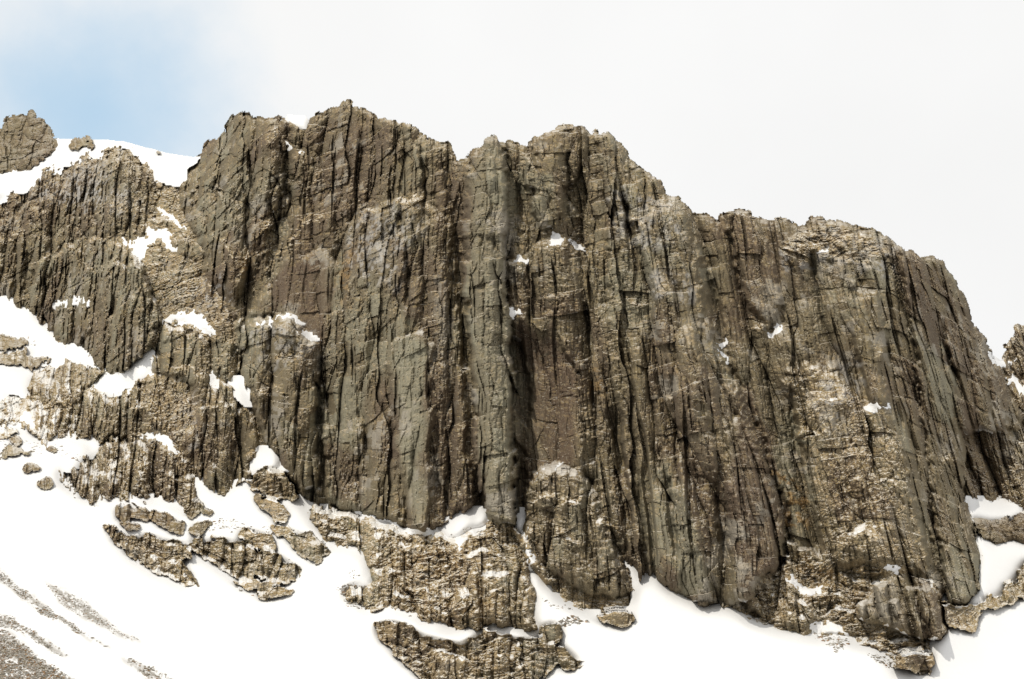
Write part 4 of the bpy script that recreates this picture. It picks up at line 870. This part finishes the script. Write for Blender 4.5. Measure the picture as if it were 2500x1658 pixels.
def sheet(name, cellmask, depth, thick, origin=None, smooth=False, attrs=None, step=1):
    """cells of the grid whose corners stand at the given distance, with a wall of real thickness behind the rim"""
    rr, cc = np.nonzero(cellmask[:-1, :-1])
    ids = [rr * NU + cc, rr * NU + cc + 1, (rr + 1) * NU + cc + 1, (rr + 1) * NU + cc]
    q = np.stack([ids[3], ids[2], ids[1], ids[0]], 1)          # faces look towards -y
    # rim edges: those used by one cell only
    e = np.concatenate([q[:, [0, 1]], q[:, [1, 2]], q[:, [2, 3]], q[:, [3, 0]]])
    key = np.minimum(e[:, 0], e[:, 1]) * (NU * NV) + np.maximum(e[:, 0], e[:, 1])
    _, inv, cnt = np.unique(key, return_inverse=True, return_counts=True)
    rim = e[cnt[inv] == 1]
    used, ui = np.unique(q.ravel(), return_inverse=True)
    q = ui.reshape(-1, 4)
    pos = np.searchsorted(used, rim)
    Y = depth.ravel()[used]
    Vf = np.stack([RX.ravel()[used] * Y, Y, RZ.ravel()[used] * Y], 1)
    rv = np.unique(pos.ravel()); mp = np.full(len(used), -1); mp[rv] = np.arange(len(rv))
    rings, faces = [], [q]
    prev = pos; n0 = len(used)
    jit = h01(used[rv], 1, 3)[:, None]
    for k, f in enumerate((0.5, 1.0)):
        back = Vf[rv] * (1 + (thick * f * (0.8 + 0.4 * jit)) / Vf[rv][:, 1:2])
        rings.append(back)
        cur = mp[pos] + n0; n0 += len(rv)
        faces.append(np.stack([prev[:, 1], prev[:, 0], cur[:, 0], cur[:, 1]], 1))
        prev = cur
    V = np.concatenate([Vf] + rings); Q = np.concatenate(faces)
    if origin is None:
        i = np.argmin(Vf[:, 2]); origin = (float(Vf[:, 0].mean()), float(Vf[:, 1].mean()), float(Vf[i, 2]))
    me = raw_mesh(name, V, Q, origin, smooth)
    if attrs:
        allid = np.concatenate([used] + [used[rv]] * 2)
        for nm, arr in attrs.items():
            if arr.ndim == 3:
                a = me.attributes.new(nm, 'FLOAT_COLOR', 'POINT')
                d = np.ones((len(allid), 4), np.float32); d[:, :3] = arr.reshape(-1, 3)[allid]
                a.data.foreach_set('color', d.ravel())
            else:
                a = me.attributes.new(nm, 'FLOAT', 'POINT')
                a.data.foreach_set('value', arr.ravel()[allid].astype(np.float32))
    return me, origin


def tag(o, label=None, cat=None, group=None, kind=None):
    if label: o['label'] = label
    if cat: o['category'] = cat
    if group: o['group'] = group
    if kind: o['kind'] = kind
    return o


def empty(name, loc):
    o = bpy.data.objects.new(name, None); scene.collection.objects.link(o)
    o.location = loc; o.empty_display_size = 2
    return o


# ---- the snow-covered mountainside itself
SKY = [(-120, 330), (0, 330), (110, 345), (140, 338), (160, 340), (227, 341), (280, 342), (300, 343), (357, 362), (420, 374), (471, 384), (510, 378), (580, 345), (620, 300), (696, 292), (700, 281), (743, 282), (760, 300), (830, 280), (900, 305), (1000, 335), (1080, 365), (1105, 405), (1190, 400), (1260, 370), (1400, 335), (1500, 370), (1590, 450), (1650, 515), (1760, 555), (1900, 550), (2090, 580), (2180, 612), (2280, 645), (2400, 860), (2425, 868), (2440, 878), (2490, 850), (2600, 830), (2600, 1760), (-120, 1760)]
sl, sd = sdf(far_out(SKY), UU + 2 * fbm(UU / 40, VV / 40, 15, 2), VV + 3 * fbm(UU / 60, VV / 60, 16, 2), 50)
hill = np.full((NV, NU), -1e3); hill[sl] = sd
under = blur(ROCK.astype(float), 5, 2)
und = sstep(0.55, 1.0, under) * 4.5
ysnow = YREF + und - bank + 0.4 * fbm(XW / 26, ZW / 20, 19, 3) * (1 - under) - 0.06 * fbm(XW / 3, ZW / 2, 23, 3)
ysnow = blur(ysnow, 5, 2)
ysnow = ysnow + 4.0 * sstep(30, 0, hill)**2
depth = YREF - G
_in = blur(_rk, 5, 1) > 0.995
# snow in gaps between crags lies a little behind their faces, following their slope
_wl = blur(_rk, 12, 2); _dl = blur(depth * _rk, 12, 2) / np.maximum(_wl, 0.03)
_gap = sstep(0.25, 0.60, _wl)
ysnow = blur(ysnow + np.maximum(_dl + 0.25 - ysnow, 0) * _gap, 5, 2)
_dm = depth.copy()
for _ in range(4):
    for sh_ in ((0, 1), (0, -1), (1, 0), (-1, 0)):
        _dm = np.maximum(_dm, np.roll(_dm, sh_, (0, 1)))
ysnow = np.where(_in, np.maximum(ysnow, _dm + 1.0), ysnow)
SCREE = [
    pts(7, (-100, 760), (20, 830), (110, 920), (200, 970), (330, 1090), (450, 1170), (540, 1230), (640, 1300), (740, 1355), (620, 1310), (530, 1260), (420, 1190), (300, 1130), (200, 1060), (60, 940), (-100, 860)),
    pts(7, (310, 920), (370, 920), (480, 980), (600, 1050), (690, 1140), (800, 1230), (950, 1310), (900, 1310), (780, 1260), (640, 1190), (540, 1140), (400, 1040)),
    pts(7, (-100, 1080), (60, 1130), (180, 1200), (290, 1280), (400, 1350), (480, 1410), (440, 1415), (330, 1370), (200, 1290), (100, 1230), (-100, 1190)),
    pts(7, (-100, 1200), (60, 1240), (160, 1320), (260, 1410), (380, 1500), (480, 1560), (620, 1720), (-100, 1720)),
    pts(7, (830, 1420), (900, 1440), (1020, 1490), (1120, 1540), (1300, 1640), (1100, 1640), (1000, 1570), (930, 1510))]
SCR = np.zeros((NV, NU))
_al = 0.8 * UU + 0.6 * VV; _ac = -0.6 * UU + 0.8 * VV
_st = fbm(_al / 60, _ac / 6, 401, 3); _gr = fbm(UU / 5, VV / 4, 407, 2)
for q_ in SCREE:
    sl, sd = sdf(q_, UU + 6 * fbm(UU / 22, VV / 22, 411, 2), VV + 6 * fbm(UU / 22, VV / 22, 415, 2), 30)
    SCR[sl] = np.maximum(SCR[sl], sstep(-8, 12, sd) * sstep(-0.35, 0.30, _st[sl] + 0.5 * _gr[sl]))
me, org = sheet('snow_slope', hill > 0, ysnow, 10, smooth=True, attrs={'grit': SCR})
o = link('snow_slope', me, M_SNOW, loc=org); tag(o, kind='structure')

# ---- crags
order = []
for k, c in enumerate(CRAGS):
    if c['thing'] not in order and not c['carve']:
        order.append(c['thing'])
attrs = {'stone': COL, 'dust': np.clip(DUST, 0, 1.5), 'shelf': SHELF}
for th in order:
    ks = [k for k, c in enumerate(CRAGS) if c['thing'] == th and not c['carve']]
    main = CRAGS[ks[0]]
    thick = 14 if main['p'] > 6 else 6
    if len(ks) == 1:
        m = LAB == ks[0]
        if m.sum() < 8: print('EMPTY', th); continue
        me, org = sheet(main['name'], m, depth, thick, attrs=attrs)
        o = link(main['name'], me, M_ROCK, loc=org)
        tag(o, main['label'], main['cat'], main['group'])
    else:
        me, org = sheet('rock_face', LAB == ks[0], depth, thick, attrs=attrs)
        root = empty(main['name'], org)
        tag(root, main['label'], main['cat'], main['group'])
        link('rock_face', me, M_ROCK, root)
        for k in ks[1:]:
            m = LAB == k
            if m.sum() < 8: print('EMPTY', th, CRAGS[k]['part']); continue
            me, _ = sheet(CRAGS[k]['part'], m, depth, thick, origin=org, attrs=attrs)
            link(CRAGS[k]['part'], me, M_ROCK, root)

# ---- snow patches
ys = YREF - SP
ysd = np.where(SLAB >= 0, ys, YREF - (fb - 0.6))
for k, s in enumerate(PATCHES):
    m = SLAB == k
    if m.sum() < 6: print('EMPTY', s['label']); continue
    me, org = sheet('snow_patch', m, ysd, 0.5, smooth=True)
    o = link('snow_patch', me, M_SNOW, loc=org)
    tag(o, s['label'], 'snow patch', s['group'])

# ------------------------------------------------------------------ scree
rng_ = np.random.default_rng(7)


def surf(u, v):
    c = np.clip((u - U0) / STEP, 0, NU - 2); r = np.clip((v - V0) / STEP, 0, NV - 2)
    ci, ri = c.astype(int), r.astype(int)
    y = ysnow[ri, ci]
    rx, rz = ratios(u, v)
    return np.stack([rx * y, y, rz * y], -1)


_oct = np.array([(1, 0, 0), (-1, 0, 0), (0, 1, 0), (0, -1, 0), (0, 0, 1), (0, 0, -1), (.6, .6, .55), (-.6, .6, .5), (-.55, -.6, .5), (.6, -.55, .55)], float)
_tri = None


def hull_tris(V):
    import bmesh
    bm = bmesh.new()
    vs_ = [bm.verts.new(p) for p in V]
    bmesh.ops.convex_hull(bm, input=vs_)
    bm.verts.index_update()
    keep = [v for v in bm.verts if v.link_faces]
    ix = {v: i for i, v in enumerate(keep)}
    T = np.array([[ix[v] for v in f.verts] for f in bm.faces])
    out = np.array([v.co for v in keep]); bm.free()
    return out, T


STONES = []
for k in range(12):
    V = _oct * (0.7 + 0.6 * rng_.random((len(_oct), 1))) * np.array([1.0, 0.8, 0.6]) + 0.18 * rng_.standard_normal((len(_oct), 3))
    STONES.append(hull_tris(V))


def scree(name, polys, label, group=None):
    Vs, Ts, Cs = [], [], []
    n = 0
    for poly, dens, smin, smax in polys:
        p = np.array(poly)
        lo, hi = p.min(0), p.max(0)
        N = int(dens * (hi[0] - lo[0]) * (hi[1] - lo[1]))
        u = lo[0] + rng_.random(N) * (hi[0] - lo[0]); v = lo[1] + rng_.random(N) * (hi[1] - lo[1])
        ins = np.zeros(N, bool); d = np.full(N, 1e9)
        wu = u + 10 * fbm(u / 25, v / 25, 5, 2); wv = v + 7 * fbm(u / 25, v / 25, 8, 2)
        for k in range(len(p)):
            ax, ay = p[k]; bx, by = p[(k + 1) % len(p)]
            if ay != by:
                ins ^= ((ay > wv) != (by > wv)) & (wu < ax + (wv - ay) * (bx - ax) / (by - ay))
            ex, ey = bx - ax, by - ay; t = np.clip(((wu - ax) * ex + (wv - ay) * ey) / (ex * ex + ey * ey), 0, 1)
            d = np.minimum(d, np.hypot(wu - ax - t * ex, wv - ay - t * ey))
        keep = ins & (rng_.random(N) < 0.25 + 0.75 * np.clip(d / 14, 0, 1)) & (fbm(u / 30 + v / 60, v / 14 - u / 40, 33, 3) > -0.45)
        u, v = u[keep], v[keep]
        pos = surf(u, v)
        s = smin * (smax / smin) ** (rng_.random(len(u)) ** 2.2)
        for i in range(len(u)):
            V, T = STONES[rng_.integers(len(STONES))]
            a = rng_.random() * 6.283
            ca, sa = math.cos(a), math.sin(a)
            R = np.array([[ca, -sa, 0], [sa, ca, 0], [0, 0, 1]])
            Vs.append((V @ R.T) * s[i] + pos[i]); Ts.append(T + n); n += len(V)
            g = rng_.random()
            base_c = np.array([0.31, 0.285, 0.245]) if g < 0.6 else (np.array([0.20, 0.165, 0.115]) if g < 0.85 else np.array([0.27, 0.165, 0.085]))
            Cs.append(np.tile(base_c * (0.7 + 0.6 * rng_.random()), (len(V), 1)))
    V, T, Cc = np.concatenate(Vs), np.concatenate(Ts), np.concatenate(Cs)
    org = tuple(V.mean(0))
    me = raw_mesh(name, V, T, org)
    a = me.attributes.new('stone', 'FLOAT_COLOR', 'POINT'); d4 = np.ones((len(V), 4), np.float32); d4[:, :3] = Cc; a.data.foreach_set('color', d4.ravel())
    o = link(name, me, M_STONE, loc=org)
    tag(o, label, 'scree', group, 'stuff')
    print(name, len(T), 'tris')


scree('scree', [
    (pts(7, (-60, 780), (20, 830), (110, 920), (200, 970), (330, 1090), (450, 1170), (540, 1230), (590, 1260), (530, 1260), (420, 1190), (300, 1130), (200, 1060), (60, 940), (-60, 880)), 1.3, 0.05, 0.2),
    (pts(7, (580, 1250), (660, 1295), (740, 1350), (720, 1360), (620, 1300)), 0.06, 0.12, 0.35)], 'narrow grey scree stripe running down the lower left snow, upper left one')
scree('scree', [
    (pts(7, (310, 920), (370, 920), (480, 980), (600, 1050), (690, 1140), (800, 1230), (950, 1310), (900, 1310), (780, 1260), (640, 1190), (540, 1140), (400, 1040)), 0.55, 0.05, 0.17)], 'faint scree stripe thinning out on open snow, right of the grey stripe')
scree('scree', [
    (pts(7, (-100, 1080), (60, 1130), (180, 1200), (290, 1280), (400, 1350), (480, 1410), (440, 1415), (330, 1370), (200, 1290), (100, 1230), (-100, 1190)), 0.8, 0.05, 0.2)], 'ochre-flecked scree stripe below the grey stripe, ending in a point')
scree('scree', [
    (pts(7, (-100, 1200), (60, 1240), (160, 1320), (260, 1410), (380, 1500), (480, 1560), (560, 1640), (-100, 1640)), 0.8, 0.05, 0.24)], 'broad scree fan filling the bottom left corner')
scree('scree', [
    (pts(7, (830, 1420), (900, 1440), (1020, 1490), (1120, 1540), (1250, 1600), (1100, 1600), (1000, 1570), (930, 1510)), 0.3, 0.06, 0.26)], 'short scree streak at the bottom edge, right of the corner fan')
scree('loose_stones', [
    (pts(8, (-30, 930), (100, 900), (260, 960), (330, 1060), (250, 1100), (80, 1090), (0, 1000)), 0.16, 0.10, 0.34),
    (pts(8, (30, 800), (110, 830), (130, 900), (60, 880)), 0.07, 0.08, 0.2),
    (pts(8, (900, 520), (760, 640), (720, 600), (860, 520)), 0.05, 0.08, 0.22)], 'straw-coloured scatter of stones on the snow left of the ochre mound')
scree('loose_stones', [
    (pts(8, (1480, 1150), (1560, 1130), (1700, 1170), (1730, 1140), (1700, 1190), (1560, 1220), (1500, 1200)), 0.12, 0.10, 0.34),
    (pts(8, (1340, 980), (1420, 1040), (1700, 1080), (1640, 1110), (1500, 1090), (1400, 1060)), 0.10, 0.08, 0.28)], 'scatter of brown stones on the snow under the short blocky buttress')
scree('loose_stones', [
    (pts(9, (930, 1230), (1040, 1240), (1150, 1300), (1170, 1340), (1060, 1390), (1000, 1340), (920, 1320)), 0.13, 0.10, 0.34),
    (pts(9, (1200, 1350), (1440, 1420), (1500, 1500), (1420, 1500), (1300, 1420)), 0.08, 0.10, 0.3)], 'stones strewn on the snow along the lower edge of the long rubble apron')
scree('loose_stones', [
    (pts(4, (-80, 880), (60, 950), (170, 1050), (420, 1090), (560, 1150), (520, 1200), (330, 1140), (160, 1170), (0, 1110), (-80, 1080)), 0.035, 0.10, 0.45),
    (pts(4, (140, 360), (230, 330), (260, 420), (160, 420)), 0.04, 0.1, 0.4),
    (pts(4, (380, 1280), (520, 1440), (640, 1510), (700, 1500), (560, 1420), (430, 1290)), 0.08, 0.1, 0.4)], 'dark stones dotted over the snow below the left crags')
scree('loose_stones', [
    (pts(7, (1400, 470), (1620, 480), (1780, 510), (1900, 520), (2040, 560), (2000, 640), (1900, 600), (1600, 570), (1420, 560)), 0.06, 0.08, 0.34),
    (pts(7, (1540, 900), (1760, 990), (1900, 1030), (1830, 1045), (1650, 970)), 0.08, 0.08, 0.3),
    (pts(7, (1920, 700), (2000, 760), (2090, 800), (2060, 820), (1960, 770)), 0.05, 0.08, 0.3)], 'brown crumbs of rock on the snow round the largest island outcrop')
print('meshes', len(bpy.data.meshes), 'verts', sum(len(m.vertices) for m in bpy.data.meshes))
